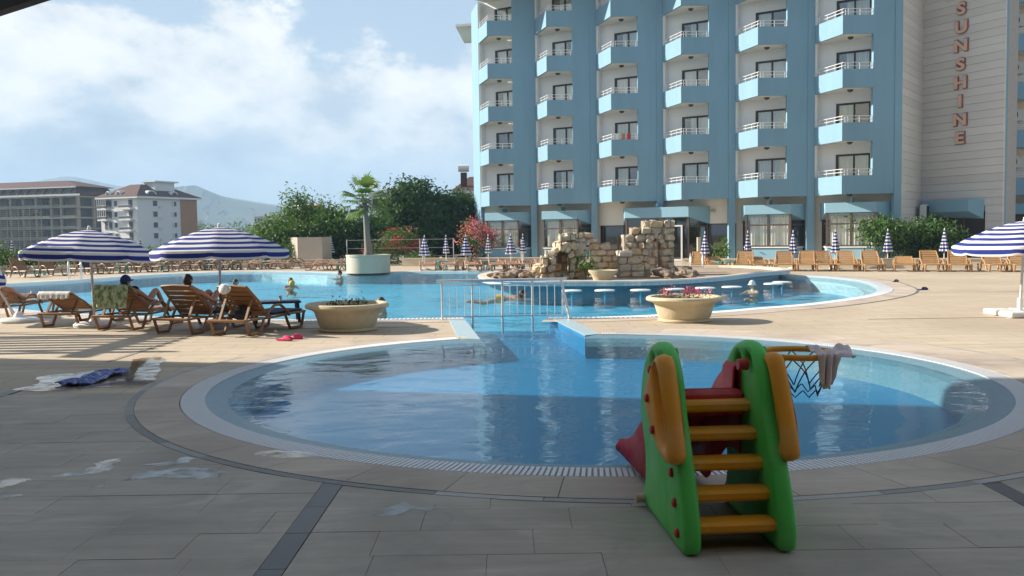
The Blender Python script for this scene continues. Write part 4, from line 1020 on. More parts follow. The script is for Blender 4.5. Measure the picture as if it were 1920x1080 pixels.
for f in range(4):
    z = EZ - 2.9 * (f + 1)
    ap_win(0, 11.2, 12.2, z + .6, z + 2.5); ap_win(0, 7.4, 8.4, z + 1.0, z + 2.3); ap_win(0, 9.4, 10.6, z + .5, z + 2.5)
    ap_win(1, 5.2, 6.6, z + .9, z + 2.3); ap_win(1, 12.6, 13.4, z + 1.0, z + 2.2)
    for a0_, a1_ in ((10.2, 13.6), (1.2, 5.6)):
        if f == 2 and a0_ > 5: continue
        b = ap_prism('balcony', M['apt_white'], [(a0_, -1.4), (a1_, -1.4), (a1_, 0), (a0_, 0)], z - .1, z + .35)
        ap_prism('glass_rail', M['far_dark'], [(a0_ + .1, -1.4), (a1_ - .1, -1.4), (a1_ - .1, -1.3), (a0_ + .1, -1.3)], z + .45, z + 1.0, b)
        ap_prism('handrail', M['apt_white'], [(a0_, -1.45), (a1_, -1.45), (a1_, -1.3), (a0_, -1.3)], z + 1.0, z + 1.1, b)
        ap_win(0, a0_ + .5, a0_ + 1.9, z + .4, z + 2.5)
    ap_prism('glazing', M['far_dark'], [(10.3, -1.36), (13.5, -1.36), (13.5, -1.33), (10.3, -1.33)], z + 1.15, z + 2.7) if f < 2 else None
    for s_ in (10.3, 11.1, 11.9, 12.7, 13.5):
        if f < 2: ap_prism('glazing_bar', M['apt_white'], [(s_ - .05, -1.42), (s_ + .05, -1.42), (s_ + .05, -1.37), (s_ - .05, -1.37)], z + 1.1, z + 2.75)
    ap_prism('air_conditioner', M['ac_white'], [(-.35, 7.2), (0, 7.2), (0, 8.2), (-.35, 8.2)], z + .3, z + .9)
    ap_prism('air_conditioner', M['ac_white'], [(-.3, 12.0), (0, 12.0), (0, 12.4), (-.3, 12.4)], z + .9, z + 2.3)
# unfinished concrete block
ub = empty('unfinished_building', (D(150, 450, 258).x, 258, -1.2)); tag(ub, 'grey unfinished concrete building with scaffolding at the left edge', 'building')
L2, R2 = Vector((-.955, .297)), Vector((.297, .955))
def ub_prism(name, m, pts, z0, z1, parent=ub): return MB().prism([L2 * a + R2 * b for a, b in pts], z0, z1).build(name, m, parent)
UE = 15.2
M['cement_wall'] = mat('cement_wall', (.21, .185, .155), .9, .15, .2)
ub_prism('inner_wall', M['cement_wall'], [(1.6, 2.2), (48, 2.2), (48, 14), (1.6, 14)], 0, UE)
for f in range(6):
    z = UE - 2.95 * f
    ub_prism('floor_slab', M['raw_concrete'], [(-.3, -.3), (49, -.3), (49, 14.5), (-.3, 14.5)], z - .38, z)
for a in (.2, 5.8, 9.2, 14.5, 19, 23.5, 28, 33, 38, 43):
    ub_prism('column', M['raw_concrete'], [(a, 0), (a + .7, 0), (a + .7, .7), (a, .7)], 0, UE - .38)
for b in (6, 12.5): ub_prism('column', M['raw_concrete'], [(.2, b), (.9, b), (.9, b + .7), (.2, b + .7)], 0, UE - .38)
for f in range(5):
    z = UE - 2.95 * (f + 1)
    for a in (6.6, 8.0, 12.0, 13.4, 17, 21.5, 23.0, 26, 30.5, 35, 40):
        ub_prism('opening', M['far_dark'], [(a, 2.1), (a + 1.0, 2.1), (a + 1.0, 2.25), (a, 2.25)], z + .1, z + 2.3)  # near-black sheets on the wall; the shade of the openings is in the colour
    ub_prism('opening', M['far_dark'], [(1.5, 2.6), (1.65, 2.6), (1.65, 11.8), (1.5, 11.8)], z + .1, z + 2.4)  # one long dark sheet in place of the shaded gaps on the end
    ub_prism('parapet', M['raw_concrete'], [(1.0, -.25), (5.7, -.25), (5.7, -.1), (1.0, -.1)], z, z + .45)
    ub_prism('parapet', M['raw_concrete'], [(9.8, -.25), (48, -.25), (48, -.1), (9.8, -.1)], z, z + .5)
    ub_prism('wall', M['cement_wall'], [(6.5, 0.1), (9.2, .1), (9.2, .3), (6.5, .3)], z, z + .6)
    for j in range(5):
        z_ = z + .35 + j * .55
        ub_prism('scaffold_board', M['raw_concrete'], [(11 + 2 * ((j + f) % 3), -1.0), (44, -1.0), (44, -.85), (11 + 2 * ((j + f) % 3), -.85)], z_, z_ + .09) if f else None
for a in (12, 16, 20, 24, 28, 32, 36, 40, 44): ub_prism('scaffold_pole', M['raw_concrete'], [(a, -1.05), (a + .12, -1.05), (a + .12, -.93), (a, -.93)], 0, UE - 3)
ub_prism('eaves', M['white_wall'], [(-1.0, -1.0), (50, -1.0), (50, -.5), (-1.0, -.5)], UE, UE + .5)
q = [L2 * a + R2 * b for a, b in ((-1, -1), (50, -1), (50, 15), (-1, 15))]; q2 = [L2 * a + R2 * b for a, b in ((9, 6), (44, 6), (44, 9), (9, 9))]
ub_prism('attic_wall', M['cement_wall'], [(2, 1.5), (47, 1.5), (47, 13), (2, 13)], UE, UE + 2.4)
for a in range(3, 47, 3):
    mb = MB(); p, q_ = L2 * a + R2 * (-.8), L2 * a + R2 * 2.4; mb.bar((*p, UE + .3), (*q_, UE + 2.6), .3, .3); mb.build('rafter', M['roof_tile'], ub)
ub_prism('roof_edge', M['white_wall'], [(1, -.2), (48, -.2), (48, .4), (1, .4)], UE + 2.3, UE + 2.6)
q = [L2 * a + R2 * b for a, b in ((0, .4), (49, .4), (49, 15), (0, 15))]
MB().add([(*p, UE + 2.6) for p in q] + [(*p, UE + 4.7) for p in q2], [(0, 1, 5, 4), (1, 2, 6, 5), (2, 3, 7, 6), (3, 0, 4, 7), (4, 5, 6, 7)]).build('roof', M['roof_tile'], ub)
q = [L2 * a + R2 * b for a, b in ((-1, 0), (-1, 14), (2, 14), (2, 0))]
MB().add([(*q[0], UE + .3), (*q[1], UE + .3), (*q[2], UE + 2.5), (*q[3], UE + 2.5)], [(0, 1, 2, 3)]).build('roof', M['roof_tile'], ub)
# small far houses
def house(name, label, px0, px1, ytop, Y, wall_m, roof=None, floors=2, depth=12, tanks=(), cat='house', chimney=None, rooftop=None):
    a, b = D(px0, 440, Y), D(px1, 440, Y); zt = D((px0 + px1) / 2, ytop, Y).z + 1.2; wd = b.x - a.x
    h_ = empty(name, (a.x, Y, -1.2)); tag(h_, label, cat)
    MB().bbox((0, 0, 0), (wd, depth, zt)).build('wall', wall_m, h_)
    MB().bbox((-wd * .03, -.5, zt), (wd * 1.03, depth, zt + .02 * zt + .15)).build('roof_slab', M['white_wall'], h_)
    for f in range(floors):
        for j in range(max(2, int(wd / 4))):
            x = wd * (j + .5) / max(2, int(wd / 4)); z0 = zt - 2.9 * (f + 1) + .9
            w_ = MB().bbox((x - .7, -.06, z0), (x + .7, 0.02, z0 + 1.4)).build('window', M['apt_white'], h_); MB().bbox((x - .6, -.1, z0 + .1), (x + .6, -.061, z0 + 1.3)).build('pane', M['far_dark'], w_)
    if roof:
        rz = roof; V = [(-.6, -.6, zt + .3), (wd + .6, -.6, zt + .3), (wd + .6, depth + .6, zt + .3), (-.6, depth + .6, zt + .3), (wd * .25, depth / 2, zt + .3 + rz), (wd * .75, depth / 2, zt + .3 + rz)]
        MB().add(V, [(0, 1, 5, 4), (1, 2, 5), (2, 3, 4, 5), (3, 0, 4)]).build('roof', M['roof_tile'], h_)
    if chimney:
        MB().bbox((wd * chimney - .35, 1, zt), (wd * chimney + .35, 1.7, zt + 2.4)).build('chimney', M['roof_tile'], h_)
        t = MB(); t.tube([(wd * chimney - .6, 1.3, zt + 2.9), (wd * chimney + .6, 1.3, zt + 2.9)], .42, 10); t.build('water_tank', M['white_plastic'], h_, 50)
    for tx in tanks:
        MB().lathe([(.45, 0), (.5, .9), (.3, 1.1)], 12).build('water_tank', M['apt_tan'] if tx > .5 else M['white_plastic'], h_, 50, loc=(wd * tx, 2, zt + .3))
    return h_
house('distant_house', 'small white house low on the horizon right of the apartments', 344, 366, 414, 430, M['apt_white'])
house('distant_house', 'pale yellow flat block on the horizon above the right umbrella', 478, 526, 406, 460, mat('yellow_wall', (.58, .50, .36), .8, .05, .1), floors=3, cat='apartment block')
house('tank_house', 'white house with roof tanks showing over the left trees', 536, 612, 402, 118, mat('rose_wall', (.52, .44, .38), .8, .05, .1), tanks=(.3, .55, .75))
house('white_villa', 'white villa upper storey behind the palm tree', 694, 752, 362, 125, M['apt_white'], floors=1)
house('red_roof_house', 'white house with dark red roof beside the hotel corner', 858, 935, 362, 105, M['apt_white'], roof=1.9, floors=1, chimney=.16)
# ================================================================== objects
# ---- sun loungers: head end at x = 0, foot end at x = 1.95
def lounger_proto(back, m, slats, name='sun_lounger'):
    root = empty(name); W = .33; HX, HZ = .76, .34
    f = MB()
    for s in (-1, 1):
        f.tube([(0.02, s * W, .30), (.30, s * W, .31), (.76, s * W, .30), (1.4, s * W, .32), (1.93, s * W, .33)], .024, 6)
    f.rbox((.03, 0, .30), (.09, .70, .05), .012); f.rbox((1.92, 0, .33), (.07, .70, .05), .012); f.rbox((.76, 0, .29), (.05, .66, .04), .01)
    f.build('frame', m, root, 40)
    for s in (-1, 1):
        for x0, x1, x2, x3 in ((.06, .16, .46, .60), (1.28, 1.42, 1.80, 1.90)):
            MB().tube([(x0, s * W, .30), (lerp(x0, x1, .5), s * W, .16), (x1, s * W, .035), (x2, s * W, .035), (lerp(x2, x3, .6), s * W, .18), (x3, s * W, .31)], [.026, .028, .03, .03, .028, .026], 6).build('leg', m, root, 50)
        MB().tube([(.62, s * (W + .03), .30), (.70, s * (W + .03), .42), (.88, s * (W + .03), .53), (1.06, s * (W + .03), .53), (1.24, s * (W + .03), .42), (1.36, s * (W + .03), .30)], .026, 6).build('arm', m, root, 50)
    ca, sa = math.cos(R(back)), math.sin(R(back)); BL = .80
    def bk(l, y_, o_=0.): return Vector((HX - ca * l - sa * o_, y_, HZ + sa * l - ca * o_))
    st = MB()
    for s in (-1, 1): st.tube([bk(0, s * .29), bk(.4, s * .30, -.02), bk(BL, s * .27)], .022, 6)
    st.tube([bk(BL, -.27), bk(BL + .03, 0), bk(BL, .27)], .024, 6)
    seat = MB(); seat.rbox((.82, 0, .335), (.10, .58, .02), .008)
    rot_b = Matrix.Rotation(R(back), 3, 'Y')
    bsl = [(MB().rbox(bk(l, 0, .0), (.112, .56, .022), .008, rot_b)) for l in (.09, .22, .35, .48, .61, .735)]
    ssl = [(MB().rbox((x, 0, .338), (.125, .60, .022), .008)) for x in (.93, 1.07, 1.21, 1.35, 1.49, 1.63, 1.77)]
    if slats:
        b = st.build('backrest', m, root, 50); s_ = seat.build('seat', m, root)
        for x in bsl: x.build('slat', m, b)
        for x in ssl: x.build('slat', m, s_)
    else:
        for x in bsl: st.add(x.v, x.f)
        for x in ssl: seat.add(x.v, x.f)
        st.build('backrest', m, root); seat.build('seat', m, root)
    if back > 14:
        foot = max(.10, HX - ca * .5 - .22)
        for s in (-1, 1): MB().bar(bk(.50, s * .24, .03), (foot, s * .24, .30), .04, .025).build('prop', m, root)
    remember(root); return root
used = set()
def place(proto, x, y, rz, label, group, cat, z=0, scale=1, name=None):
    if proto.name not in used: used.add(proto.name); o = proto
    else: o = copy_tree(proto)
    o.location = (x, y, z); o.rotation_euler = (0, 0, rz); o.scale = scale if isinstance(scale, tuple) else (scale,) * 3; tag(o, label, cat, group); return o
near_up = lounger_proto(46, M['wood_plastic'], True); near_low = lounger_proto(27, M['wood_plastic'], True); near_mid = lounger_proto(40, M['wood_plastic'], True)
NL_G = 'near sun loungers by the pool'
dirn = Vector((.34, .94)); RZn = math.atan2(dirn.y, dirn.x)
lg = {}
for key, proto, px, py, rz, lab in ((4, near_up, 424, 633, RZn, 'brown lounger with white cap hung on its back, rightmost of the near row'), (3, near_up, 318, 629, RZn + .03, 'brown raised lounger under a dark haired sunbather, third of the near row'),
                               (2, near_mid, 207, 622, RZn + .12, 'brown lounger with green patterned towel over its back'), (1, near_low, 106, 616, RZn + .22, 'brown low lounger with pale towel over its head end, left in the near row'),
                               (0, near_low, -22, 601, RZn + .25, 'brown lounger cut by the left edge behind the white umbrella base')):
    p = G(px, py); lg[key] = place(proto, p.x, p.y, rz, lab, NL_G, 'sun lounger', scale=(1.0, 1.14, .96))
far_up = lounger_proto(47, M['wood_tan'], False, 'deck_lounger'); far_low = lounger_proto(22, M['wood_tan'], False, 'deck_lounger'); far_flat = lounger_proto(5, M['wood_pink'], False, 'deck_lounger'); far_upL = lounger_proto(48, M['wood_plastic'], False, 'deck_lounger')
RG = 'loungers in front of the hotel'
names_r = ['upright tan lounger right of the stone ruin, nearest the ruin', 'low tan lounger beside the turquoise table right of the ruin', 'upright tan lounger under the first closed umbrella before the left curtained bay', 'low reclined tan lounger between two upright ones before the curtained bay',
           'upright tan lounger before the middle of the left curtained bay', 'tan lounger with shaded back before the pier between the curtained bays', 'upright tan lounger beneath the umbrella between the two curtained bays', 'tan lounger with slatted shaded back before the right curtained bay',
           'upright tan lounger left of the fig shrub, nearest to it', 'low tan lounger in front of the fig shrub', 'upright tan lounger left of the umbrella standing before the dark bush', 'tan lounger with a shadow across its back before the dark bush',
           'upright tan lounger standing alone at the far right', 'tan lounger cut by the right edge of the view']
for i, (px, up) in enumerate(((1308, 1), (1345, 0), (1392, 1), (1432, 0), (1474, 1), (1513, 1), (1551, 1), (1591, 1), (1642, 1), (1697, 0), (1756, 1), (1803, 1), (1878, 1), (1925, 1))):
    p = G(px, 508.5 + (px - 1310) * .0035)      # head ends against the hotel, feet towards the pool
    rz = R(-105 + [0, 10, -4, 12, 2, -3, 4, 0, 3, -6, 2, -4, 3, 0][i]); d = Vector((math.cos(rz), math.sin(rz)))
    place(far_up if up else far_low, p.x - d.x * 1.9, p.y - d.y * 1.9, rz, names_r[i], RG, 'sun lounger', scale=(.95, 1.15, .88))
MG = 'flat loungers along the far pool edge'
names_m = ['flat reddish lounger nearest the palm planter', 'flat reddish lounger right of the first closed umbrella from the palm', 'flat reddish lounger left of the wide closed umbrella', 'flat reddish lounger right of the wide closed umbrella', 'flat reddish lounger before the pink oleander', 'flat reddish lounger left of the rocks', 'flat reddish lounger closest behind the rocks',
           'flat lounger in the second row before the pink oleander', 'flat lounger in the second row beside the hotel corner']
for i, (px, py) in enumerate(((803, 508), (846, 508), (893, 508), (936, 508), (970, 507), (997, 506), (1026, 505), (905, 500), (955, 500))):
    p = G(px, py); rz = R(-80 + (i * 37 % 11) - 5); d = Vector((math.cos(rz), math.sin(rz)))
    place(far_flat, p.x - d.x * 1.9, p.y - d.y * 1.9, rz, names_m[i], MG, 'sun lounger', scale=(.95, 1.12, .9))
LG_ = 'loungers along the left far pool edge'
names_l = ['brown raised lounger at the left edge of the far bank', 'brown raised lounger left of the pool ladder', 'lounger covered with a dark navy towel behind the ladder', 'brown raised lounger right of the navy towel lounger', 'brown raised lounger under the left near umbrella, fourth from the ladder', 'brown raised lounger just right of its twin below the gap between umbrellas',
           'brown raised lounger below the left tip of the right near umbrella', 'brown raised lounger left of the right near umbrella pole', 'brown raised lounger directly behind the right near umbrella pole', 'brown raised lounger just right of the right near umbrella pole', 'brown raised lounger behind the right umbrella beside a turquoise table']
for i, (px, py) in enumerate(((52, 520), (104, 517), (172, 514), (214, 513), (264, 510.5), (295, 510), (334, 508), (368, 507), (397, 506.5), (424, 506), (460, 505.5))):
    p = G(px, py); rz = R(-28 + (i * 53 % 13) - 6); d = Vector((math.cos(rz), math.sin(rz)))
    o = place(far_upL, p.x - d.x * 1.3, p.y - d.y * 1.3, rz, names_l[i], LG_, 'sun lounger', scale=(.95, 1.1, .95))
    if i == 2:
        tw_ = MB(); ca, sa = math.cos(R(48)), math.sin(R(48)); n = 10; V = []
        for k in range(n + 1):
            l = -.1 + k * .1; q = Vector((.76 - ca * l, 0, .34 + sa * l)) + Vector((sa, 0, ca)) * .03
            V += [(q.x, -.31, q.z), (q.x, .31, q.z)]
        tw_.add(V, [(2*k, 2*k+1, 2*k+3, 2*k+2) for k in range(n)]); o2 = tw_.build('towel', M['navy_cloth'], None); o2.location = o.location; o2.rotation_euler = o.rotation_euler; tag(o2, 'dark navy towel on a lounger behind the ladder', 'towel')
for i, (px, py, rz, pr, lab) in enumerate(((486, 505, -15, far_flat, 'flat lounger right of the right near umbrella'), (519, 504.5, -12, far_flat, 'flat lounger left of the upright one near the concrete wall'), (556, 503, -12, far_upL, 'upright brown lounger in front of the curved concrete wall'), (606, 507, -10, far_flat, 'flat lounger right of the concrete wall'), (634, 507, -6, far_flat, 'flat lounger beside the palm planter on its left'))):
    p = G(px, py); a = R(rz); place(pr, p.x - 1.0 * math.cos(a), p.y - math.sin(a), a, lab, LG_, 'sun lounger')

# ---- little turquoise tables
tb = empty('side_table'); MB().rbox((0, 0, .40), (.48, .48, .04), .012).build('table_top', M['teal_plastic'], tb)
for sx in (-1, 1):
    for sy in (-1, 1): MB().bar((sx * .21, sy * .21, 0), (sx * .17, sy * .17, .39), .05, .05).build('leg', M['teal_plastic'], tb)
remember(tb)
for px, py, lab in ((75, 516, 'turquoise side table at the far left bank'), (232, 511.5, 'turquoise side table between the loungers under the left umbrella tip'), (309, 508, 'turquoise side table between the two near umbrellas'), (390, 506.5, 'turquoise side table left of the right umbrella pole'), (443, 505.5, 'turquoise side table right of the right umbrella pole'), (498, 505, 'turquoise side table before the hedge right of the umbrella'),
                    (641, 506, 'turquoise side table at the palm planter'), (829, 505, 'turquoise side table at the first closed umbrella from the palm'), (918, 505, 'turquoise side table before the pink oleander'), (1366, 508, 'bright turquoise side table right of the ruin'), (1352, 508, 'turquoise stool tucked beside the bright table')):
    p = G(px, py); place(tb, p.x, p.y, .3, lab, 'turquoise side tables', 'table', name='side_table')

# ---- umbrellas
def uv_mesh(name, V, Fc, vv, smooth=40):
    me = bpy.data.meshes.new(name); me.from_pydata(V, [], Fc); ul = me.uv_layers.new(name='UVMap')
    for l in me.loops: ul.data[l.index].uv = (0, vv[l.vertex_index])
    for p in me.polygons: p.use_smooth = True
    me.set_sharp_from_angle(angle=R(smooth)); me.update(); return me
def canopy_mesh(Rr, drop, val):
    V = []; vv = []; Fc = []; K = 8; sub = 8; rings = 12; S = 1.38; stp = .205
    for j in range(rings + 1):
        t = j / rings
        for g in range(K):
            for i in range(sub):
                a = (g + i / sub) * 2 * math.pi / K; h_ = (i / sub - .5) * 2 * math.pi / K
                poly = math.cos(math.pi / K) / math.cos(h_); sag = 1 - (abs(h_) / (math.pi / K)) ** 2
                rr = Rr * t * lerp(1, poly, .85); z = -drop * (t ** 1.55) - .025 * sag * t * t * math.sin(math.pi * min(1, t * 1.02))
                V.append((rr * math.cos(a), rr * math.sin(a), z)); vv.append(t * S + 7.25 * stp - S)
    N = K * sub
    for m_, (dz, fl) in enumerate(((-val * .5, 1.012), (-val, 1.0))):
        for g in range(K):
            for i in range(sub):
                b = V[rings * N + g * sub + i]; h_ = abs(i / sub - .5) * 2; wv = 1 + .006 * math.sin(i * 2.3 + g)
                V.append((b[0] * fl * wv, b[1] * fl * wv, b[2] + dz * (1 - .22 * h_ ** 4))); vv.append(7.25 * stp + (m_ + 1) * .5 * stp)
    for j in range(rings + 2):
        for i in range(N): k = (i + 1) % N; Fc.append((j*N+i, j*N+k, j*N+N+k, j*N+N+i))
    return uv_mesh('canopy', V, Fc, vv)
def open_umbrella(label, base, top, Rr, drop, tilt_dir, tilt, base_kind='round', hub=None):
    u = empty('parasol', base); tag(u, label, 'parasol', 'open striped parasols')
    tp = Vector(top) - Vector(base)
    MB().tube([(0, 0, .02), tuple(tp)], .024, 10).build('pole', M['pole_grey'], u, 50)
    cn = ob('canopy', canopy_mesh(Rr, drop, .175), M['stripes'], u, tp); cn.rotation_euler = Euler((tilt * tilt_dir[1], tilt * tilt_dir[0], R(11)))
    ribs = []
    for g in range(8):
        a = g * math.pi / 4; pts = [(Rr * .985 * t * math.cos(a), Rr * .985 * t * math.sin(a), -drop * t ** 1.55 - .018) for t in (0.02, .25, .5, .75, 1)]
        MB().tube(pts, .006, 5).build('rib', M['white_metal'], cn)
    MB().lathe([(.035, -.02), (.04, .02), (.028, .045), (.035, .06), (.012, .085)], 12).build('finial', M['white_plastic'], u, 50, loc=tp)
    if base_kind == 'round':
        MB().lathe([(.40, 0), (.41, .05), (.36, .09), (.12, .11), (.06, .22), (.03, .23)], 20, wob=lambda a, i: 1 + .03 * math.cos(6 * a)).build('base', M['white_plastic'], u, 35)
    else:
        for dx, dy in ((-.25, -.3), (.25, -.3), (-.25, .3), (.25, .3)): MB().rbox((dx, dy, .06), (.42, .48, .11), .02).build('base', M['white_plastic'], u)
        MB().lathe([(.05, .05), (.05, .35)], 12).build('base_sleeve', M['white_plastic'], u, 50)
    return u
b1 = G(178, 612); t1 = D(167, 431, b1.y - .1)
open_umbrella('blue and white striped parasol above the towel lounger, left of two', b1, t1, 1.30, .46, (.04, -.02), 1, 'round')
b2 = G(414, 612); t2 = D(411, 426, b2.y)
open_umbrella('blue and white striped parasol right of two above the near loungers', b2, t2, 1.32, .47, (.0, -.02), 1, 'round')
b3 = G(1912, 592); t3 = D(1922, 414, b3.y + .1)
open_umbrella('striped parasol cut by the right edge, on a white block base', b3, t3, 1.33, .47, (-.03, .0), 1, 'blocks')
b0 = G(36, 604); t0_ = D(-62, 452, b0.y + .2)
open_umbrella('leaning striped parasol at the left edge on a round white base', b0, t0_, 1.05, .50, (.42, .0), 1, 'round')
def closed_umbrella(scale_r=1.0, bot=.72):
    u = empty('folded_parasol'); K = 8; sub = 4; N = K * sub; V = []; vv = []; Fc = []; rings = 12; L = 1.70 - bot
    for j in range(rings + 1):
        t = j / rings; z = 1.70 - L * t
        for i in range(N):
            a = 2 * math.pi * i / N; fold = (i % sub) / sub; f_ = abs(fold - .5) * 2
            r_ = (.022 + .20 * scale_r * t ** 1.05) * lerp(.62, 1.0, 1 - f_ * (.35 + .65 * t)); r_ *= 1 + .06 * math.sin(a * 3 + 1)
            V.append((r_ * math.cos(a + .25 * t), r_ * math.sin(a + .25 * t), z - (.03 * f_ if j == rings else 0))); vv.append(t * L + .02)
    for j in range(rings):
        for i in range(N): k = (i + 1) % N; Fc.append((j*N+k, j*N+i, j*N+N+i, j*N+N+k))
    Fc.append(tuple(range(N)))
    ob('canopy', uv_mesh('canopy', V, Fc, vv, 60), M['stripes_closed'], u)
    MB().tube([(0, 0, 0), (0, 0, 1.66)], .022, 8).build('pole', M['white_metal'], u, 50)
    MB().lathe([(.02, 1.69), (.022, 1.72), (.008, 1.76)], 8).build('finial', M['white_plastic'], u, 50)
    MB().lathe([(.27, 0), (.27, .05), (.20, .08), (.04, .12)], 14).build('base', M['white_plastic'], u, 35)
    remember(u); return u
cu1, cu2_, cu3 = closed_umbrella(), closed_umbrella(1.45, .74), closed_umbrella(.85, .76)
cl = [(1322, 506, cu1, 'closed striped parasol just right of the stone ruin before the dark glass'), (1402, 505, cu3, 'closed striped parasol before the left curtain of the left bay'), (1487, 505, cu1, 'closed striped parasol before the right edge of the left curtained bay'), (1566, 504, cu1, 'closed striped parasol before the right curtained bay'), (1664, 503, cu1, 'closed striped parasol in front of the fig shrub'), (1770, 502, cu1, 'closed striped parasol at the right end of the dark bush'), (1903, 502, cu2_, 'closed striped parasol under the right edge parasol'),
      (797, 507, cu2_, 'closed striped parasol nearest the palm, before the red oleander'), (837, 500, cu3, 'thin closed striped parasol before the dark tree'), (874, 505.5, cu2_, 'wide closed striped parasol left of the pink oleander'), (916, 500, cu3, 'closed striped parasol in front of the pink oleander'), (958, 504, cu2_, 'wide closed striped parasol before the hotel corner bay'), (981, 500, cu3, 'thin closed striped parasol at the right side of the corner bay'),
      (578, 497, cu1, 'closed striped parasol in front of the curved concrete wall'), (622, 495, cu1, 'closed striped parasol at the right edge of the concrete wall'), (682, 493, cu3, 'closed striped parasol half hidden behind the palm trunk'), (24, 508, cu1, 'closed striped parasol farthest left on the far bank'), (106, 506, cu1, 'closed striped parasol below the left tip of the left near parasol'), (189, 503, cu1, 'closed striped parasol behind the left near parasol pole'), (265, 501, cu1, 'closed striped parasol seen between the two near parasols'), (345, 499, cu1, 'closed striped parasol behind the right near parasol, left part'), (402, 498, cu1, 'closed striped parasol directly behind the right near parasol pole'), (464, 498, cu1, 'closed striped parasol behind the right near parasol, right part'), (513, 497, cu1, 'closed striped parasol below the right tip of the right near parasol')]
for i, (px, py, pr, lab) in enumerate(cl):
    p = G(px, py); place(pr, p.x, p.y, i * 1.3, lab, 'closed striped parasols', 'parasol')

# ---- bowls with flowers
def bowl(label, p, r, h, seed, flowers):
    b = empty('stone_planter', (p.x, p.y, 0)); tag(b, label, 'planter', 'stone bowl planters')
    k = r / .76; hh = h / .52
    MB().lathe([(.50*k, 0), (.53*k, .02*hh), (.53*k, .05*hh), (.49*k, .065*hh), (.52*k, .10*hh), (.575*k, .28*hh), (.60*k, .36*hh), (.66*k, .40*hh), (.745*k, .425*hh), (.765*k, .455*hh), (.755*k, .495*hh), (.72*k, .515*hh), (.66*k, .505*hh), (.62*k, .44*hh)], 48, cap=False).build('bowl', M['planter_stone'], b, 40)
    MB().lathe([(.0, .445*hh), (.62*k, .44*hh)], 40, cap=False).build('soil', M['soil'], b)
    r_ = random.Random(seed)
    for (fx, fy, fr_, n_, fm) in flowers:
        g = empty('flowers', (p.x + fx, p.y + fy, .44 * hh)); 
        tag(g, {'flower_magenta': 'magenta blooms growing in the right stone bowl', 'flower_pink': 'pink blooms growing in the right stone bowl', 'leaf_dark': 'dark leafy sprig growing in the left stone bowl'}[fm] + (' on its left side' if fx < -.1 else ' on its right side' if fx > .15 else ' at its middle'), 'flowers')
        tag(leaf_cloud(MB(), [(0, 0, .07, fr_, fr_, .08)], n_ * 5, .028, r_, up=.6).build('leaves', M['leaf_mid' if fm != 'leaf_dark' else 'leaf_dark'], g), kind='stuff')
        if fm != 'leaf_dark':
            fb = MB()
            for _ in range(n_):
                a, q = r_.uniform(0, 6.28), fr_ * math.sqrt(r_.random()); leaf_cloud(fb, [(q * math.cos(a), q * math.sin(a), .15 + r_.uniform(-.03, .04), .03, .03, .02)], 7, .024, r_)
            tag(fb.build('blossom', M[fm], g), kind='stuff')
        else:
            MB().tube([(0, 0, -.02), (.01, 0, .1)], .012, 6).build('stem', M['trunk'], g)
pl, pr_ = G(652, 619), G(1283, 602)
bowl('stone bowl planter with a few dark sprigs beside the pink slippers', pl, .77, .52, 1, ((-.26, .0, .07, 12, 'leaf_dark'), (.02, .1, .05, 6, 'leaf_dark'), (.20, .05, .09, 16, 'leaf_dark')))
bowl('stone bowl planter with pink flowers right of the pool railing', pr_, .74, .50, 2, ((-.36, .0, .13, 14, 'flower_pink'), (.10, .05, .20, 22, 'flower_magenta'), (.42, .0, .08, 7, 'flower_pink')))

# ---- steel railing across the channel
rl = empty('pool_railing', (-1.44, 19.04, 0)); tag(rl, 'steel bar railing across the channel between the pools', 'railing')
ra, rb_ = Vector((0, 0, 0)), Vector((2.48, .20, 0)); rt_ = .80
MB().tube([ra + Vector((-.12, -.01, rt_)), rb_ + Vector((.10, .01, rt_))], .032, 10).build('handrail', M['steel'], rl, 50)
MB().tube([ra + Vector((0, 0, rt_ - .09)), rb_ + Vector((0, 0, rt_ - .09))], .012, 6).build('upper_rail', M['steel'], rl, 50)
MB().tube([ra + Vector((0, 0, .06)), rb_ + Vector((0, 0, .06))], .014, 6).build('lower_rail', M['steel'], rl, 50)
for i in range(17):
    p = lerp(ra, rb_, i / 16); th = i in (0, 4, 8, 12)
    MB().tube([p + Vector((0, 0, -.02 if i in (0,) else (-.3 if th else .05))), p + Vector((0, 0, rt_ - .02 if th else rt_ - .09))], .024 if th else .0085, 8).build('post' if th else 'baluster', M['steel'], rl, 50)
MB().tube([rb_ + Vector((-.02, 0, rt_)), rb_ + Vector((.13, -.35, .0))], .028, 8).build('post', M['steel'], rl, 50)

# ---- pool ladders
def ladder(label, p, rz, n=2):
    l = empty('pool_ladder', (p.x, p.y, 0), rz); tag(l, label, 'pool ladder', 'pool ladders')
    for s in (-1, 1): MB().tube([(-.55, s * .25, 0), (-.55, s * .25, .55), (-.42, s * .25, .78), (-.2, s * .25, .82), (0, s * .25, .66), (.06, s * .25, .3), (.06, s * .25, -.6)], .022, 8).build('handrail', M['steel'], l, 50)
    for z in (-.15, -.4): MB().rbox((.06, 0, z), (.08, .5, .03), .008).build('step', M['steel'], l)
ladder('steel pool ladder on the far left bank beside the navy towel', G(140, 524.5), R(-70))
ladder('steel ladder rails right of the stone ruin', G(1306, 512.5), R(-100))

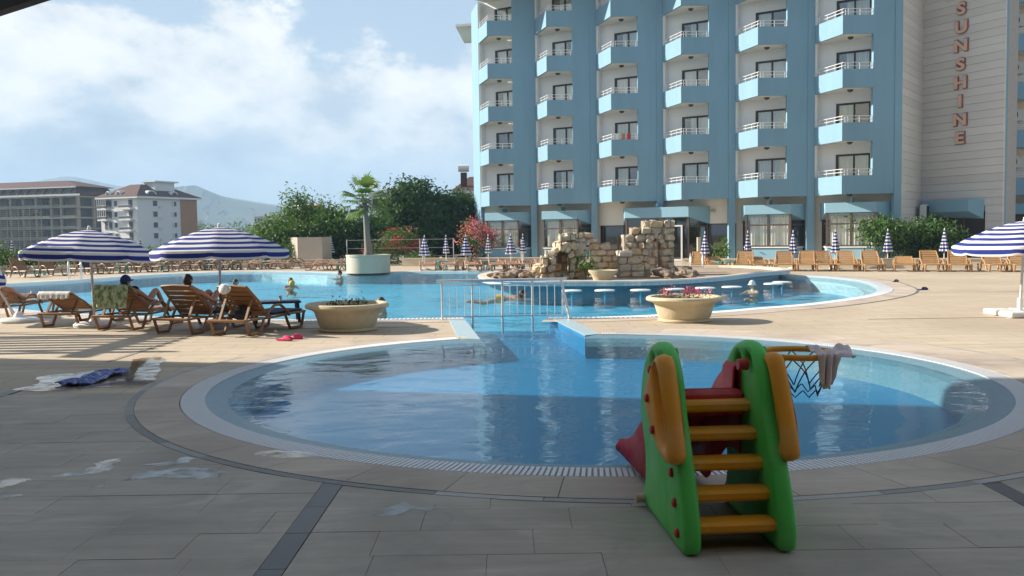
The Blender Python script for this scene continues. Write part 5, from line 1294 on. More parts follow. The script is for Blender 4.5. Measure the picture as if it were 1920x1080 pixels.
# ---- island with the stone ruin
isl_pts = [(-1.15, 32.5), (-.55, 29.7), (.8, 28.75), (2.2, 28.35), (3.9, 28.1), (5.4, 28.8), (6.9, 30.2), (8.6, 32.6), (10.6, 35.3), (9.6, 39.5), (6.5, 40.6), (3.0, 39.6), (0.2, 38.0), (-1.0, 35.5)]
IL = catmull([Vector(p) for p in isl_pts], 5, True); nI = len(IL)
cI = sum(IL, Vector((0, 0))) / nI
isl = empty('pool_island', (cI.x, cI.y, 0)); struct(isl); o_ = (-cI.x, -cI.y, 0)
inn = [cI + (p - cI) * .945 for p in IL]; low = [cI + (p - cI) * .93 for p in IL]
def ring_wall(A, za, B, zb, m, name): return MB().add([(p.x, p.y, za) for p in A] + [(p.x, p.y, zb) for p in B], [(i, (i + 1) % nI, nI + (i + 1) % nI, nI + i) for i in range(nI)]).build(name, m, isl, None, False, o_)
ring_wall(low, -.97, low, .08, M['mosaic_edge'], 'tiled_wall'); ring_wall(low, .08, IL, .13, M['mosaic_light'], 'tiled_lip'); ring_wall(IL, .13, IL, .24, M['mosaic_light'], 'tiled_lip')
rimo = [cI + (p - cI) * 1.006 for p in IL]
ring_wall(rimo, .24, rimo, .285, M['grate'], 'rim'); ring_wall(rimo, .285, inn, .285, M['low_wall'], 'rim'); ring_wall(inn, .285, inn, .18, M['low_wall'], 'rim')
o = tess('bed', [inn], .20, M['rock'], isl); o.location = o_
ruin = empty('stone_ruin', (3.6, 33.6, .2)); tag(ruin, 'ruined stone wall with arches standing on the pool island', 'ruin')
srng = random.Random(21)
def stone(c, d, rot=0.0, jit=.18, parent=ruin, m='ruin_stone', name='stone'):
    mb = MB(); mb.rbox((0, 0, 0), d, min(d) * .20)
    mb.v = [tuple(Vector(v) + Vector((srng.uniform(-1, 1) * d[0], srng.uniform(-1, 1) * d[1] * .5, srng.uniform(-1, 1) * d[2])) * jit * .18) for v in mb.v]
    o = mb.build(name, M[m], parent, 30); o.location = c; o.rotation_euler = (srng.uniform(-.05, .05), srng.uniform(-.05, .05) + rot, srng.uniform(-.06, .06)); return o
core = MB()
def ruin_wall(px0, px1, Y, prof, openings, row_h=.21, thick=.42, ax=0.0, sw=(.24, .46), jt=.5):
    """courses of stones; prof(x) gives the broken top, openings are (x0,x1,spring,rise) arches"""
    x0, x1 = D(px0, 480, Y).x - 3.6, D(px1, 480, Y).x - 3.6; y0 = Y - 33.6
    def inside_open(x, z):
        for (a, b, zb, s_) in openings:
            c, h_ = (a + b) / 2, (b - a) / 2
            if a < x < b and zb < z < s_ + math.sqrt(max(0, 1 - ((x - c) / h_) ** 2)) * h_: return True
        return False
    W_ = x1 - x0; z = 0.0
    while z < 2.2:
        rh = row_h * srng.uniform(.8, 1.25); iv = [(0.0, W_)]
        for (oa, ob_, zb, s_) in openings:
            zm = z + rh / 2; c, h_ = (oa + ob_) / 2, (ob_ - oa) / 2
            hw = 0 if zm < zb or zm > s_ + h_ else (h_ if zm < s_ else h_ * math.sqrt(1 - ((zm - s_) / h_) ** 2))
            if hw > .03: iv = [q for a, b in iv for q in ((a, min(b, c - hw)), (max(a, c + hw), b)) if q[1] - q[0] > .04]
        for a_, b_ in iv:
            x = a_
            while x < b_ - .02:
                w_ = srng.uniform(*sw); e_ = x + w_
                if b_ - e_ < .12: e_ = b_
                cx = (x + e_) / 2
                if z + rh * .45 < prof(cx / W_) + srng.uniform(-.06, .06):
                    stone((x0 + cx, y0 + ax * cx + srng.uniform(-.04, .04), z + rh / 2), (e_ - x - .016, thick * srng.uniform(.85, 1.1), rh - .016), srng.uniform(-.12, .12) * (jt > .6), jt)
                    core.box((x0 + cx, y0 + ax * cx, z + rh / 2), (e_ - x, thick * .78, rh))
                x = e_
        z += rh
    # voussoirs round the arches
    for (a, b, zb, s_) in openings:
        c, h_ = (a + b) / 2, (b - a) / 2
        for k in range(5):
            t = math.pi * (k + .5) / 5; stone((x0 + c + math.cos(t) * (h_ + .07), y0 + ax * c - .03, s_ + math.sin(t) * (h_ + .07)), (.15, thick * 1.05, .13 + h_ * .25), rot=math.pi / 2 - t)
dome = lambda lo, hi, p=.5: (lambda u: lo + (hi - lo) * math.sin(math.pi * min(1, max(0, u))) ** p)
ruin_wall(1013, 1098, 31.6, lambda u: (.55 + 1.15 * min(1, u * 1.9)) if u < .62 else 1.68 - (u - .62) * 1.9, [(.46, .98, .22, .70)], .27, 1.25, .25, (.16, .32), .95)
ruin_wall(1036, 1072, 32.55, lambda u: 1.15, [], .26, .3, .2, (.2, .36))
ruin_wall(1048, 1166, 34.3, lambda u: 1.15 + .55 * math.sin(math.pi * min(1, u * 1.1 + .15)) - .15 * u, [(.60, 1.15, .40, .92)], .22, .42, 0.05, (.20, .44), .7)
ruin_wall(1168, 1259, 33.8, lambda u: (1.15 + u * 2.2) if u < .35 else 1.88, [(.90, 1.30, .22, 1.14)], .23, .95, -.1, (.20, .42), .7)
ruin_wall(1158, 1218, 31.8, lambda u: .98 if u < .55 else .40, [], .24, .60, .1, (.26, .5))
ruin_wall(1205, 1246, 35.4, lambda u: 1.25, [], .26, .4, 0, (.3, .5))
for i in range(7):      # rough pieces leaning on the slopes
    stone((lerp(-2.95, -2.55, srng.random()), srng.uniform(-2.1, -1.6), srng.uniform(.1, .35)), (srng.uniform(.2, .4), srng.uniform(.2, .4), srng.uniform(.3, .5)), srng.uniform(-.5, .5), .9)
tag(core.build('mortar', M['mortar'], ruin), kind='stuff')
bs = empty('stone_basin', (*G(1131, 529, .2).xy, .2)); tag(bs, 'small round stone basin at the middle of the ruin', 'basin')
MB().lathe([(.28, 0), (.30, .05), (.36, .22), (.46, .33), (.47, .38), (.42, .38), (.30, .26), (.0, .25)], 24, cap=False).build('basin_bowl', M['planter_stone'], bs, 40); MB().lathe([(.34, -.05), (.30, .02)], 16).build('foot', M['planter_stone'], bs)
def rock_mesh(seed, s):
    r = random.Random(seed); b = bmesh.new(); bmesh.ops.create_icosphere(b, subdivisions=2, radius=s)
    ph = [r.uniform(0, 6) for _ in range(6)]
    for v in b.verts:
        n_ = v.co.normalized(); k = 1 + .22 * math.sin(n_.x * 4 + ph[0]) + .18 * math.sin(n_.y * 5 + ph[1]) + .15 * math.sin(n_.z * 6 + ph[2]) + r.uniform(-.10, .10)
        v.co = Vector((n_.x * s * k * 1.2, n_.y * s * k, n_.z * s * k * .75))
    me = bpy.data.meshes.new('rock'); b.to_mesh(me); b.free(); me.materials.append(M['rock']); return me
rocks = [rock_mesh(i, .165) for i in range(7)]
rk = random.Random(4)
spots = [(rk.uniform(928, 1018), rk.uniform(517, 525)) for _ in range(30)] + [(rk.uniform(1232, 1300), rk.uniform(512, 523)) for _ in range(30)]
for i, (px, py) in enumerate(spots):
    p = G(px, py, .2); side = 'left' if px < 1019 else 'right' if px > 1221 else 'foot'
    o = ob('rock', rocks[i % 7], None, None, (p.x, p.y, .2 + rk.uniform(.02, .18)), (rk.uniform(-.4, .4), rk.uniform(-.4, .4), rk.uniform(0, 6))); o.scale = [rk.uniform(.6, 1.35)] * 3
    tag(o, {'left': 'brown rough rock heaped on the island left of the ruin', 'right': 'grey brown rough rock heaped on the island right of the ruin', 'foot': 'small rough rock at the foot of the ruin'}[side], 'rock', {'left': 'rocks left of the ruin', 'right': 'rocks right of the ruin', 'foot': 'rocks at the foot of the ruin'}[side])
stl = empty('pool_stool'); MB().lathe([(.28, .02), (.31, .03), (.31, .055), (.28, .07), (0, .072)], 24, cap=False).build('stool_seat', M['white_plastic'], stl, 40); MB().tube([(0, 0, -.9), (0, 0, .02)], .025, 10).build('stool_post', M['main_floor'], stl, 50); remember(stl)
for i, (px, py) in enumerate(((1072, 546), (1134, 545.5), (1201, 545), (1265, 543), (1322, 541), (1372, 539), (1450, 533), (1466, 530))):
    p = G(px, py); place(stl, p.x, p.y, 0, 'round white stool in the water, %s' % ['leftmost, at the corner of the tiled wall', 'second from the left along the tiled wall', 'third from the left along the tiled wall', 'fourth from left behind the flowers', 'fifth from left behind the flower bowl', 'just left of the white hatted swimmer', 'just right of the white hatted swimmer', 'farthest right, beyond the white hatted swimmer'][i], 'stools of the pool bar', 'stool', z=-.03)
# ================================================================== people
def skinned(verts, edges, radii, sub=1):
    me = bpy.data.meshes.new('body'); me.from_pydata(verts, edges, []); o = bpy.data.objects.new('body', me); col.objects.link(o)
    md = o.modifiers.new('skin', 'SKIN'); md.use_smooth_shade = True
    for i, r in enumerate(radii):
        rr = r if isinstance(r, tuple) else (r, r); me.skin_vertices[0].data[i].radius = rr; me.skin_vertices[0].data[i].use_root = (i == 0)
    sb = o.modifiers.new('sub', 'SUBSURF'); sb.levels = sub; sb.render_levels = sub
    dg = bpy.context.evaluated_depsgraph_get(); dg.update(); m2 = bpy.data.meshes.new_from_object(o.evaluated_get(dg)); bpy.data.objects.remove(o)
    return m2
def head_mb(c, face, up, s=1.0):
    """a head with jaw, nose, brow and ears looking along face"""
    f = Vector(face).normalized(); u = Vector(up); u = (u - f * u.dot(f)).normalized(); r_ = f.cross(u); mb = MB(); V = []; n, m_ = 16, 11; c = Vector(c)
    for j in range(m_ + 1):
        th = math.pi * j / m_
        for i in range(n):
            a = 2 * math.pi * i / n; x, y_, z = math.sin(th) * math.cos(a), math.sin(th) * math.sin(a), math.cos(th)
            w_ = .074 * (1 - .22 * max(0, -z) ** 1.5); dpt = .092 * (1 + (.06 if x > 0 else .04)); zz = z * .115
            fx = x * dpt
            if x > 0: fx += .026 * math.exp(-((y_ / .16) ** 2) - ((z + .10) / .20) ** 2) + .008 * math.exp(-((y_ / .35) ** 2) - ((z + .75) / .2) ** 2) - .010 * math.exp(-(((abs(y_) - .38) / .16) ** 2) - ((z - .08) / .14) ** 2)
            V.append(c + (f * fx + r_ * (y_ * w_) + u * zz) * s)
    fs = [(j*n+i, j*n+(i+1)%n, (j+1)*n+(i+1)%n, (j+1)*n+i) for j in range(m_) for i in range(n)]
    mb.add(V, fs)
    for sd in (-1, 1):
        e = c + (r_ * sd * .074 - f * .008 - u * .005) * s
        mb.tube([e + u * .03 * s, e + (r_ * sd * .014 - f * .014) * s, e - u * .03 * s], [.006 * s, .016 * s, .006 * s], 6)
    return mb, f, u, r_
def person(label, J, face, up, loc, rz=0., skin='skin', hair='hair_dark', hair_long=False, cap=None, suit=None, group=None, scale=1.0, ball=False):
    P = empty('person', loc, rz); P.scale = (scale,) * 3; tag(P, label, 'person', group)
    N = {k: i for i, k in enumerate(J)}; verts = [J[k][0] for k in J]; rad = [J[k][1] for k in J]
    E_ = [('pelvis', 'belly'), ('belly', 'chest'), ('chest', 'neckb'), ('neckb', 'neck')]
    for s in 'LR': E_ += [('chest', 'sh' + s), ('sh' + s, 'el' + s), ('el' + s, 'wr' + s), ('wr' + s, 'ha' + s), ('pelvis', 'hi' + s), ('hi' + s, 'kn' + s), ('kn' + s, 'an' + s), ('an' + s, 'to' + s)]
    me = skinned(verts, [(N[a], N[b]) for a, b in E_], rad)
    hb, f, u, r_ = head_mb(J['head'][0], face, up)
    mb = MB(); mb.add([v.co for v in me.vertices], [tuple(p.vertices) for p in me.polygons]); mb.add(hb.v, hb.f)
    for s in 'LR':                                   # five fingers of unequal length, a little curled
        w_, h_ = Vector(J['wr' + s][0]), Vector(J['ha' + s][0]); d = (h_ - w_).normalized(); sd = d.cross(Vector((0, 0, 1))); sd = sd.normalized() if sd.length > .1 else Vector((1, 0, 0)); dn = Vector((0, 0, -1))
        for k, (o_, L) in enumerate(((-.030, .060), (-.010, .075), (.010, .070), (.030, .055))):
            q = h_ + sd * o_; mb.tube([q, q + d * L * .55 - Vector((0, 0, .004)), q + d * L + dn * .016], [.010, .009, .007], 5)
        q = lerp(w_, h_, .45) - sd * .03; mb.tube([q, q - sd * .03 + d * .03, q - sd * .035 + d * .06], [.012, .010, .008], 5)
    mb.build('body', M[skin], P, 70)
    hc = Vector(J['head'][0])
    ey = MB()
    for sd in (-1, 1): e = hc + f * .088 + r_ * sd * .030 + u * .010; ey.lathe([(.001, -.009), (.011, -.005), (.012, .003), (.001, .009)], 8, tuple(e))
    ey.build('eyes', M['eye_dark'], P)
    l_ = hc + f * .090 - u * .058; MB().tube([l_ - r_ * .02, l_ + f * .006, l_ + r_ * .02], [.003, .007, .003], 5).build('mouth', M['lip'], P)
    hm = MB(); V = []; n, m_ = 16, 8
    for j in range(m_ + 1):
        for i in range(n):
            a = 2 * math.pi * i / n; x, y_ = math.cos(a), math.sin(a); lim = R(68) if x > .55 else R(92) if x > -.1 else R(128 if not hair_long else 150)
            th = lim * j / m_; k = 1.10 + .03 * math.sin(7 * a + j)
            V.append(hc + f * math.sin(th) * x * .098 * k + r_ * math.sin(th) * y_ * .078 * k + u * math.cos(th) * .118 * 1.06)
    hm.add(V, [(j*n+i, j*n+(i+1)%n, (j+1)*n+(i+1)%n, (j+1)*n+i) for j in range(m_) for i in range(n)]).build('hair', M[hair], P, 70)
    if cap:
        cm = MB(); V = []
        for j in range(6):
            for i in range(20):
                a = 2 * math.pi * i / 20; th = R(88) * j / 5; V.append(hc + u * .012 + f * math.sin(th) * math.cos(a) * .112 + r_ * math.sin(th) * math.sin(a) * .093 + u * math.cos(th) * .128)
        cm.add(V, [(j*20+i, j*20+(i+1)%20, (j+1)*20+(i+1)%20, (j+1)*20+i) for j in range(5) for i in range(20)])
        full = cap == 'cap_white'
        B0, B1 = [], []
        for i in range(25):
            a = (-R(75) + R(150) * i / 24) if not full else 2 * math.pi * i / 24
            B0.append(hc + u * .016 + f * math.cos(a) * .110 + r_ * math.sin(a) * .091); ex = (.075 * math.cos(a * .85) + .01) if not full else (.05 + .03 * max(0, math.cos(a)))
            B1.append(hc + u * (.008 if not full else -.012) + f * math.cos(a) * (.110 + ex) + r_ * math.sin(a) * (.093 + (.02 if full else 0)))
        cm.add(B0 + B1, [(i, i + 1, 26 + i, 25 + i) for i in range(24)]); cm.build('cap', M[cap], P, 60)
    if suit:
        for (a, b, ra_, rb2, mm) in suit:
            A, B = Vector(a), Vector(b); MB().tube([A, lerp(A, B, .5), B], [ra_, (ra_ + rb2) / 2 * 1.02, rb2], 14, cap=False).build('swimwear', M[mm], P, 60)
    if ball:
        q = hc + f * .15 - u * .09; bb = MB(); bb.lathe([(.001, -.11), (.065, -.09), (.105, -.03), (.105, .03), (.065, .09), (.001, .11)], 14, tuple(q)); bb.build('float', M['ball_yellow'], P, 60)
    return P
def reclined(back, knee_up=(True, False), s=1.0):
    u = Vector((-math.cos(R(back)), 0, math.sin(R(back)))); o = Vector((math.sin(R(back)), 0, math.cos(R(back)))); pv = Vector((.97, 0, .44))
    J = {'pelvis': (pv, (.14, .10)), 'belly': (pv + u * .17 + o * .01, (.125, .095)), 'chest': (pv + u * .34 + o * .03, (.15, .105)), 'neckb': (pv + u * .47 + o * .03, (.07, .07)), 'neck': (pv + u * .56 + o * .05, (.05, .05)), 'head': (pv + u * .66 + o * .08, .1)}
    for k, sg in (('L', 1), ('R', -1)):
        sh = pv + u * .42 + Vector((0, sg * .17, 0)) + o * .02
        J['sh' + k] = (sh, .058); J['el' + k] = (sh + Vector((.20, sg * .10, -.17)), .042); J['wr' + k] = (sh + Vector((.42, sg * .06, -.20)), .030); J['ha' + k] = (sh + Vector((.50, sg * .03, -.20)), (.035, .018))
        up_ = knee_up[0 if sg > 0 else 1]
        J['hi' + k] = (pv + Vector((.06, sg * .09, -.01)), .09); J['kn' + k] = (pv + (Vector((.36, sg * .11, .30)) if up_ else Vector((.43, sg * .12, .02))), .062)
        J['an' + k] = (pv + (Vector((.62, sg * .11, -.07)) if up_ else Vector((.83, sg * .13, -.05))), .042); J['to' + k] = (pv + (Vector((.80, sg * .11, -.08)) if up_ else Vector((.88, sg * .15, .10))), .03)
    return J
def upright(dz=0.0):
    pv = Vector((-.10, 0, -.37 + dz * .3)); J = {'pelvis': (pv, (.12, .09)), 'belly': (Vector((-.08, 0, -.30 + dz * .5)), (.115, .085)), 'chest': (Vector((-.05, 0, -.21 + dz)), (.15, .10)), 'neckb': (Vector((-.02, 0, -.11 + dz)), (.07, .07)), 'neck': (Vector((0, 0, -.04 + dz)), (.05, .05)), 'head': (Vector((.02, 0, .07 + dz)), .1)}
    for k, sg in (('L', 1), ('R', -1)):
        J['sh' + k] = (Vector((-.03, sg * .18, -.13 + dz)), .058); J['el' + k] = (Vector((.12, sg * .27, -.22 + dz)), .042); J['wr' + k] = (Vector((.28, sg * .17, -.20 + dz)), .03); J['ha' + k] = (Vector((.35, sg * .12, -.19 + dz)), (.035, .018))
        J['hi' + k] = (pv + Vector((.03, sg * .09, .0)), .08); J['kn' + k] = (pv + Vector((.33, sg * .13, .02)), .055); J['an' + k] = (pv + Vector((.05, sg * .14, -.07)), .04); J['to' + k] = (pv + Vector((.16, sg * .15, -.10)), .028)
    return J
def swim_flat():
    pv = Vector((-.55, 0, -.10)); J = {'pelvis': (pv, (.13, .09)), 'belly': (Vector((-.38, 0, -.08)), (.12, .085)), 'chest': (Vector((-.18, 0, -.075)), (.145, .09)), 'neckb': (Vector((-.04, 0, -.05)), (.065, .065)), 'neck': (Vector((.03, 0, -.02)), (.05, .05)), 'head': (Vector((.12, 0, .05)), .1)}
    for k, sg in (('L', 1), ('R', -1)):
        J['sh' + k] = (Vector((-.08, sg * .18, -.08)), .055); J['el' + k] = (Vector((.15, sg * .27, -.13)), .04); J['wr' + k] = (Vector((.38, sg * .15, -.15)), .03); J['ha' + k] = (Vector((.46, sg * .10, -.15)), (.035, .018))
        J['hi' + k] = (pv + Vector((-.05, sg * .09, -.02)), .085); J['kn' + k] = (pv + Vector((-.42, sg * .15, -.10)), .058); J['an' + k] = (pv + Vector((-.80, sg * .12, -.05)), .04); J['to' + k] = (pv + Vector((-.95, sg * .12, -.06)), .028)
    return J
def on_lounger(key, back, label, **k):
    o = lg[key]; J = reclined(back, k.pop('knees', (True, False))); u = Vector((-math.cos(R(back)), 0, math.sin(R(back))))
    pv = J['pelvis'][0]; ch = J['chest'][0]
    sm = k.pop('suit_m', 'black_cloth')
    suit = [(pv - u * .02 + Vector((.02, 0, -.01)), pv + u * .09, .135, .13, sm)]
    if k.pop('top', False): suit.append((ch - u * .05, ch + u * .05, .148, .150, sm))
    return person(label, J, k.pop('face', (.9, 0, .35)), (-.35, 0, .9), o.location, o.rotation_euler.z, suit=suit, scale=1.0, group='sunbathers on the near loungers', **k)
on_lounger(2, 40, 'person in a dark blue peaked cap lying on the towel lounger', cap='cap_blue', top=True, face=(.95, -.25, .15), knees=(False, True))
on_lounger(3, 46, 'person with dark hair lying on the third near lounger', skin='skin', knees=(True, True))
on_lounger(0, 27, 'person with dark hair lying at the left edge', hair='hair_dark', knees=(False, False), skin='skin_pale')
SWG = 'swimmers in the big pool'
for (px, py, fc, hr, lab, kw) in ((441, 537, 10, 'hair_dark', 'dark haired swimmer with bare shoulders left in the big pool', {}), (545, 534, -60, 'hair_dark', 'swimmer behind a small yellow float in the big pool', {'ball': True}), (638, 518, 200, 'hair_dark', 'swimmer at the pool edge beside the palm planter', {}), (716, 568, 190, 'hair_brown', 'brown haired swimmer low in the water right of the stone bowl', {'dz': -.06}), (1411, 543, 215, 'hair_brown', 'swimmer in a white sun hat beside the bar stools', {'cap': 'cap_white', 'skin': 'skin_pale'})):
    dz = kw.pop('dz', .05); p = G(px, py, -.03); person(lab, upright(dz), (1, 0, .08), (0, 0, 1), (p.x, p.y, 0), R(fc), hair=hr, group=SWG, **kw)
p = G(972, 556, -.03); person('dark haired swimmer in breaststroke seen through the railing', swim_flat(), (.95, 0, .2), (-.2, 0, 1), (p.x, p.y, 0), R(-3), hair_long=True, group=SWG, suit=[((-.62, 0, -.10), (-.42, 0, -.085), .132, .125, 'ball_yellow')])

# ---- towels, cap, slippers
def drape(name, label, m, lng, back, w0, w1, front, behind, cat='towel', amp=.02, fall=True, off=.035):
    """cloth hung over the top of a raised backrest: a little in front, most of it straight down behind"""
    o = lg[lng]; ca, sa = math.cos(R(back)), math.sin(R(back)); top = Vector((.76 - ca * .84, 0, .34 + sa * .84)); V = []; rows = []
    for k in range(5): l = front * (1 - k / 4) + (.10 if behind < .05 else 0); rows.append((top + Vector((ca * l, 0, -sa * l)) + Vector((sa, 0, ca)) * off, 0))
    if behind >= .05: rows.append((top + Vector((-.01, 0, off + .012)), 0)); rows.append((top + Vector((-.05, 0, off * .5)), .3))
    n2 = 10 if behind >= .05 else 0
    for k in range(n2): t = (k + 1) / n2; rows.append((top + Vector((-.07 - .02 * t, 0, -behind * t)) if fall else top + Vector((-.03 + ca * behind * t, 0, -sa * behind * t)) - Vector((sa, 0, ca)) * off, t))
    n = 28
    for q, t in rows:
        for i in range(n + 1):
            y_ = lerp(w0, w1, i / n); V.append((q.x - amp * t * (1 + math.sin(i * 1.35) + .4 * math.sin(i * 2.9 + 1)), y_ * (1 - .05 * t), q.z + .012 * t * math.sin(i * .9)))
    m_ = n + 1; mb = MB().add(V, [(r_*m_+i, r_*m_+i+1, (r_+1)*m_+i+1, (r_+1)*m_+i) for r_ in range(len(rows) - 1) for i in range(n)])
    x = mb.build(name, M[m], None, 70); x.location = o.location; x.rotation_euler = o.rotation_euler; x.scale = o.scale; md = x.modifiers.new('thick', 'SOLIDIFY'); md.thickness = .008
    tag(x, label, cat); return x
drape('towel', 'green patterned towel hanging over the back of a near lounger', 'towel_green', 2, 40, -.33, .33, .25, .42)
drape('towel', 'pale cream towel over the head end of the low left lounger', 'white_cloth', 1, 27, -.30, .30, .30, .10, amp=.008)
drape('towel', 'dark blue towel lying on the rightmost near lounger', 'navy_cloth', 4, 46, -.24, .24, .70, .03, amp=.0)
o4 = lg[4]; ca, sa = math.cos(R(46)), math.sin(R(46)); V = []
cp = MB(); cp.lathe([(.005, .13), (.06, .12), (.10, .08), (.115, 0), (.108, 0), (.09, .07)], 18, cap=False)
for i in range(13): a = -R(70) + R(140) * i / 12; cp.add([(math.cos(a) * .112, math.sin(a) * .112, .0), (math.cos(a) * (.112 + .09 * math.cos(a)), math.sin(a) * .118, -.015), (math.cos(a + .2) * (.112 + .09 * math.cos(a + .2)), math.sin(a + .2) * .118, -.015), (math.cos(a + .2) * .112, math.sin(a + .2) * .112, 0)], [(0, 1, 2, 3)])
hat = cp.build('cap', M['cap_white'], None, 50); q = o4.matrix_basis @ Vector((.76 - ca * .80 - .03, .13, .34 + sa * .80 - .04)); hat.location = q; hat.rotation_euler = Vector((-dirn.x - .25, -dirn.y, .25)).to_track_quat('Z', 'Y').to_euler(); hat.scale = (.85, .85, .55); tag(hat, 'white cap hooked over the back of the rightmost near lounger', 'cap')
bag = rock_mesh(31, .16); bag.materials.clear(); bag.materials.append(M['black_cloth']); q = o4.matrix_basis @ Vector((.42, 0, .40)); bo = ob('beach_bag', bag, None, None, q, (0, 0, RZn)); tag(bo, 'dark beach bag tucked under the raised back of the rightmost lounger', 'bag')
cov = MB().rbox((1.42, 0, .372), (1.0, .6, .03), .012).build('lounger_mat', M['navy_cloth'], None); cov.location = o4.location; cov.rotation_euler = o4.rotation_euler; cov.scale = o4.scale; tag(cov, 'dark cushion on the seat of the rightmost near lounger', 'cushion')
cov = MB().rbox((1.42, 0, .372), (1.0, .6, .03), .012).build('lounger_mat', M['black_cloth'], None); cov.location = lg[3].location; cov.rotation_euler = lg[3].rotation_euler; cov.scale = lg[3].scale; tag(cov, 'black cushion on the seat of the third near lounger', 'cushion')
tq = G(520, 604); t2_ = empty('dark_table', (tq.x, tq.y, 0), .3); tag(t2_, 'low dark table with a glass beyond the rightmost near lounger', 'table')
MB().rbox((0, 0, .42), (.95, .60, .045), .015).build('table_top', M['navy_cloth'], t2_)
for sx in (-1, 1):
    for sy in (-1, 1): MB().bar((sx * .43, sy * .26, 0), (sx * .40, sy * .24, .41), .06, .06).build('leg', M['black_cloth'], t2_)
gl_ = MB().lathe([(.03, 0), (.04, .10), (.036, .10), (.026, .01)], 14, cap=False).build('drinking_glass', M['white_plastic'], None, 50); gl_.location = (tq.x + .08, tq.y, .445); tag(gl_, 'small pale cup on the low dark table', 'cup')
def slipper(label, p, rz, m):
    s = empty('slipper', (p.x, p.y, .008), rz); tag(s, label, 'slipper', 'pair of pink slippers' if m == 'pink_rubber' else None)
    out = [(-.13, .0), (-.12, .032), (-.06, .036), (.02, .040), (.09, .046), (.125, .03), (.135, 0), (.125, -.03), (.09, -.046), (.02, -.04), (-.06, -.036), (-.12, -.032)]
    MB().prism([Vector(q) for q in out], 0, .022).build('sole', M[m], s)
    mb = MB(); n = 9; V = []
    for x, hh in ((.0, .055), (.05, .062), (.10, .05), (.13, .022)):
        for i in range(n): a = math.pi * i / (n - 1); V.append((x, math.cos(a) * .047, .015 + math.sin(a) * hh))
    mb.add(V, [(r_*n+i, r_*n+i+1, (r_+1)*n+i+1, (r_+1)*n+i) for r_ in range(3) for i in range(n - 1)]).build('strap', M[m], s, 60)
    s.scale = (1.15,) * 3
slipper('bright pink slipper nearer the bowl planter, slightly behind its mate', G(551, 636), R(20), 'pink_rubber'); slipper('bright pink slipper, left one of the pair on the deck', G(533, 639), R(-20), 'pink_rubber')
slipper('small blue slipper lying alone on the deck right of the pool', G(1730, 544), R(10), 'cap_blue'); slipper('brown slipper on the deck at the right tip of the pool', G(1679, 529), R(40), 'hair_brown')
# crumpled blue towel in the puddle
pA, pB, pC, pD = [G(*q) for q in ((124, 725), (186, 712), (228, 701), (170, 716))]
cen = (pA + pC) / 2; mb = MB(); n, m_ = 26, 14; V = []; ax_ = (pC - pA); Lx = ax_.length; ax_.normalize(); ay = Vector((-ax_.y, ax_.x, 0)); trg = random.Random(9)
for j in range(m_ + 1):
    for i in range(n + 1):
        u_, v_ = i / n - .5, j / m_ - .5; wv = .045 * (math.sin(u_ * 17 + v_ * 4) * .5 + .5) * (1 - abs(v_)) + .03 * (math.sin(v_ * 13 + u_ * 7) * .5 + .5)
        q = ax_ * (u_ * Lx) + ay * (v_ * .34 + .06 * math.sin(u_ * 6)); V.append((q.x, q.y, .02 + wv))
tw2 = mb.add(V, [(j*(n+1)+i, j*(n+1)+i+1, (j+1)*(n+1)+i+1, (j+1)*(n+1)+i) for j in range(m_) for i in range(n)]).build('towel', M['towel_blue'], None, 80); tw2.location = (cen.x, cen.y, 0); md = tw2.modifiers.new('thick', 'SOLIDIFY'); md.thickness = .012; tag(tw2, 'crumpled blue towel lying in a puddle on the deck', 'towel')

# ================================================================== the toy slide
SL = empty('toy_slide', (1.205, 4.90, .012), math.atan2(.075, .997)); tag(SL, 'green orange and red plastic toddler slide with hoop at the pool edge', 'toy slide')
# local: x to the right, y away from the ladder, z up
panel = catmull([Vector(p) for p in ((-.02, .02), (-.035, .12), (.02, .30), (.12, .50), (.24, .72), (.31, .90), (.40, 1.02), (.52, 1.075), (.66, 1.08), (.82, 1.02), (.96, .90), (1.04, .74), (1.055, .58), (1.0, .47), (.94, .38), (.925, .26), (.95, .16), (1.0, .10), (1.01, .02), (.90, .0), (.60, .0), (.25, .0), (.06, .0))], 4, True)
hole = catmull([Vector(p) for p in ((.62, .09), (.70, .08), (.80, .10), (.83, .20), (.80, .34), (.72, .40), (.66, .32), (.63, .20))], 4, True)
eye_h = catmull([Vector(p) for p in ((.62, .93), (.70, .90), (.74, .95), (.68, 1.0))], 4, True)
slot = catmull([Vector(p) for p in ((.45, .95), (.52, .93), (.55, .99), (.50, 1.03))], 4, True)
handle = catmull([Vector(p) for p in ((.06, .50), (.16, .46), (.32, .475), (.48, .54), (.62, .64), (.68, .74), (.66, .84), (.56, .94), (.47, 1.0), (.39, 1.04), (.31, 1.02), (.24, .92), (.15, .75), (.08, .60))], 4, True)
hgrip = catmull([Vector(p) for p in ((.17, .57), (.24, .555), (.34, .66), (.42, .80), (.455, .91), (.40, .965), (.34, .93), (.26, .80), (.18, .66))], 4, True)
for sx in (-1, 1):
    pn = MB().plate(panel, [eye_h, slot], .10, .032, org=(sx * .262, 0, 0)).build('side_panel', M['green_plastic'], SL, 50, True)
    # raised arch rib round the upper rim of the panel
    MB().plate(handle, [hgrip], .105, .040, org=(sx * .318, 0, 0)).build('handrail', M['orange_plastic'], SL, 50, True)
    MB().plate([lerp(Vector((.34, .77)), p, 1.03) for p in hgrip], [], .04, .012, org=(sx * .305, 0, 0)).build('handrail_back', M['orange_plastic'], SL, 50, True)
    for (by, bz, ox) in ((.74, .90, .315), (.56, .76, .375), (.42, .60, .375), (.22, .40, .315), (.15, .25, .315), (.09, .10, .315)):
        MB().tube([(sx * (ox - .03), by, bz), (sx * (ox + .012), by, bz), (sx * (ox + .018), by, bz)], [.026, .026, .014], 12).build('bolt', M['bolt_red'], SL, 40)
